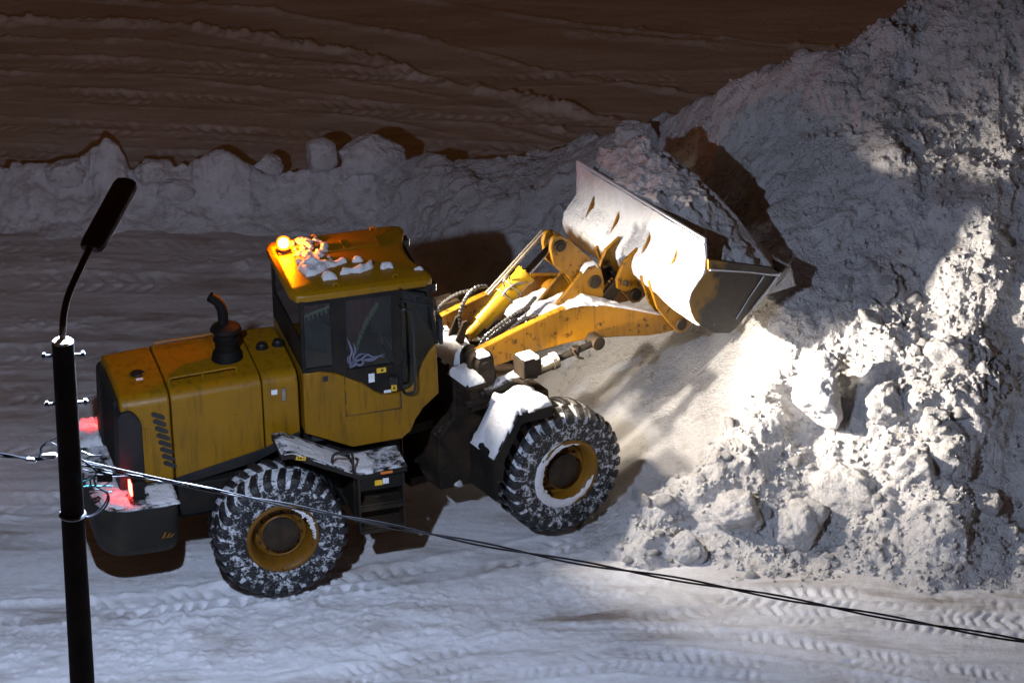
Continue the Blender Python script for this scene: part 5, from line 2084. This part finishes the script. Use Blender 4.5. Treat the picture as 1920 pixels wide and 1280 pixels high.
o = twisted('power_cable', [(-3.66, -16.71, 6.97), (-3.2, -16.87, 6.955), (-2.06, -17.34, 6.955), (.17, -18.27, 6.965), (1.63, -18.80, 6.97), (4.0, -19.68, 6.975), (8.4, -21.4, 7.1)], 2, .0085, 1.7, .0135, MAT['cable'])
tag(o, 'thick twisted black power cable running from the pole down across the right half', 'cable')
mb = MB()
mb.tube(spline([(-3.66, -16.73, 6.93), (-3.42, -16.8, 6.90), (-3.2, -16.87, 6.93), (-2.6, -17.12, 6.945), (-2.0, -17.36, 6.94)], 10), .006, 6)
mb.tube(spline([(-3.66, -16.70, 7.0), (-3.40, -16.8, 6.985), (-3.1, -16.92, 6.975), (-2.4, -17.2, 6.96)], 10), .006, 6)
o = mb.build('messenger_wire', MAT['bolt'])
tag(o, 'pale steel wires lashed to the start of the twisted cable at the pole', 'wire')
o = twisted('power_cable', [(-3.9, -16.68, 7.02), (-4.12, -16.60, 6.965), (-4.4, -16.5, 6.95), (-6., -16.0, 6.9), (-10, -14.8, 6.95)], 2, .010, .6, .010, MAT['cable'])
tag(o, 'short run of cable leaving the pole towards the left edge', 'cable')
for k, (a, b, lab) in enumerate((((-4.02, -16.63, 7.005), (-3.885, -16.67, 7.035), 'silver cable clamp close against the left of the pole'), ((-4.16, -16.58, 6.945), (-4.07, -16.61, 6.96), 'silver cable clamp further left of the pole'))):
    mb = MB()
    a, b = np.array(a), np.array(b)
    mb.tube([a, a + (b - a) * .15, a + (b - a) * .85, b], [.014, .027, .029, .018], 10)
    o = mb.build('cable_clamp', MAT['clamp'], None, .003)
    tag(o, lab, 'cable clamp')
mb = MB()
mb.tube(spline([(-3.86, -16.68, 7.22), (-3.96, -16.66, 7.16), (-4.02, -16.65, 7.10), (-4.03, -16.64, 7.03), (-4.06, -16.62, 6.97)], 8), .007, 6)
mb.tube(spline([(-3.86, -16.68, 7.12), (-3.93, -16.66, 7.15), (-4.0, -16.65, 7.11), (-4.03, -16.64, 7.04)], 8), .006, 6)
o = mb.build('jumper_wire', MAT['cable'])
tag(o, 'thin black jumper wire drooping from the pole to the left clamp', 'wire')
mb = MB()
mb.tube(spline([(-3.66, -16.75, 6.48), (-3.60, -16.76, 6.49), (-3.50, -16.76, 6.56), (-3.45, -16.76, 6.66), (-3.47, -16.77, 6.73), (-3.55, -16.78, 6.80), (-3.56, -16.78, 6.88), (-3.50, -16.79, 6.93)], 8), .009, 7)
mb.tube(spline([(-3.66, -16.73, 6.47), (-3.58, -16.73, 6.50), (-3.49, -16.73, 6.60), (-3.46, -16.73, 6.70), (-3.50, -16.75, 6.74), (-3.58, -16.75, 6.76), (-3.60, -16.75, 6.84), (-3.55, -16.76, 6.90)], 8), .008, 7)
mb.tube(spline([(-3.67, -16.72, 7.02), (-3.60, -16.74, 6.98), (-3.54, -16.76, 6.93), (-3.46, -16.79, 6.92)], 6), .010, 7)
mb.tube(spline([(-3.67, -16.70, 7.09), (-3.58, -16.72, 7.06), (-3.50, -16.74, 7.07)], 6), .008, 7)
mb.box((-3.47, -16.79, 6.89), (.13, .05, .07))
o = mb.build('wire_tangle', MAT['cable'])
tag(o, 'tangle of black wire loops hanging at the right side of the pole', 'wires')
mb = MB()
mb.tube(spline([(-3.66, -16.76, 6.78), (-3.58, -16.78, 6.80), (-3.50, -16.79, 6.80), (-3.43, -16.79, 6.84)], 6), .006, 6)
mb.tube(spline([(-3.66, -16.76, 6.83), (-3.60, -16.78, 6.86), (-3.55, -16.79, 6.90)], 6), .006, 6)
mb.tube(spline([(-3.55, -16.78, 6.79), (-3.47, -16.79, 6.80), (-3.41, -16.79, 6.80)], 6), .006, 6)
mb.tube([(-3.44, -16.79, 6.745), (-3.42, -16.79, 6.745)], .006, 6)
o = mb.build('wire_end', MAT['cyan'])
tag(o, 'loose cyan wire ends sticking out right of the pole', 'wires')

# ----------------------------------------------------------------- light
w = bpy.data.worlds.new('World')
scene.world = w
w.use_nodes = True
wn = w.node_tree
bg = wn.nodes['Background']
# a town's night sky: dull orange glow, stronger towards the horizon
tc = wn.nodes.new('ShaderNodeTexCoord')
sx = wn.nodes.new('ShaderNodeSeparateXYZ')
wn.links.new(tc.outputs['Generated'], sx.inputs[0])
cr = wn.nodes.new('ShaderNodeValToRGB')
cr.color_ramp.elements[0].position = .0
cr.color_ramp.elements[0].color = (.072, .033, .0125, 1)
cr.color_ramp.elements[1].position = .9
cr.color_ramp.elements[1].color = (.027, .0128, .006, 1)
wn.links.new(sx.outputs['Z'], cr.inputs['Fac'])
wn.links.new(cr.outputs['Color'], bg.inputs['Color'])
bg.inputs['Strength'].default_value = 1.0


def light(name, kind, loc, direction, energy, color, **kw):
    d = bpy.data.lights.new(name, kind)
    d.energy = energy
    d.color = color
    for k, v in kw.items():
        setattr(d, k, v)
    o = bpy.data.objects.new(name, d)
    o.location = loc
    o.rotation_euler = Vector(direction).to_track_quat('-Z', 'Y').to_euler()
    COL.objects.link(o)
    return o


lc = (h0 + h1) / 2 + hd * .06 - hu * .075
light('street_lamp_light', 'AREA', tuple(lc), (.0, .11, -1.), 2000., (.60, .73, 1.), shape='RECTANGLE', size=.17, size_y=.4)
# the cab's work lights: a wide flood under the roof lip on each side, and the near one's long beam
for sy, e, yaw, pit, ang, bl in ((-1, 1600., -.10, -.60, 92, .8), (-1, 5200., -.05, -.235, 52, .95), (1, 900., .10, -.90, 92, .8)):
    p = wr((.465, sy * .64, 3.42))
    dr = M_REAR @ np.array((1., yaw, pit))
    light('work_light_beam', 'SPOT', tuple(p), tuple(dr), e, (1., .885, .74), spot_size=R(ang), spot_blend=bl, shadow_soft_size=.07)

# low warm spots added at the headlights to brighten the scraped ramp
for sy in (-1, 1):
    p = wf((1.36 + .125, sy * .93 - sy * .02, 2.175))
    light('added_ramp_spot', 'SPOT', tuple(p), tuple(M_FRONT @ np.array((1., -.12 * (sy < 0), -.42 if sy < 0 else -.7))), 230. if sy < 0 else 110., (1., .83, .62), spot_size=R(104 if sy < 0 else 70), spot_blend=.85, shadow_soft_size=.05)

# ----------------------------------------------------------------- camera
cam = bpy.data.cameras.new('camera')
cam.sensor_width = 36.
cam.lens = 7140. / 1920. * 36.
cam.clip_start = 1.
cam.clip_end = 1000.
co = bpy.data.objects.new('camera', cam)
co.location = (0, -CAM_H / math.tan(CAM_TH), CAM_H)
co.rotation_euler = (math.pi / 2 - CAM_TH, 0, 0)
COL.objects.link(co)
scene.camera = co
vs = scene.view_settings
vs.view_transform = 'Standard'
vs.look = 'None'
vs.exposure = 0.
vs.gamma = 1.
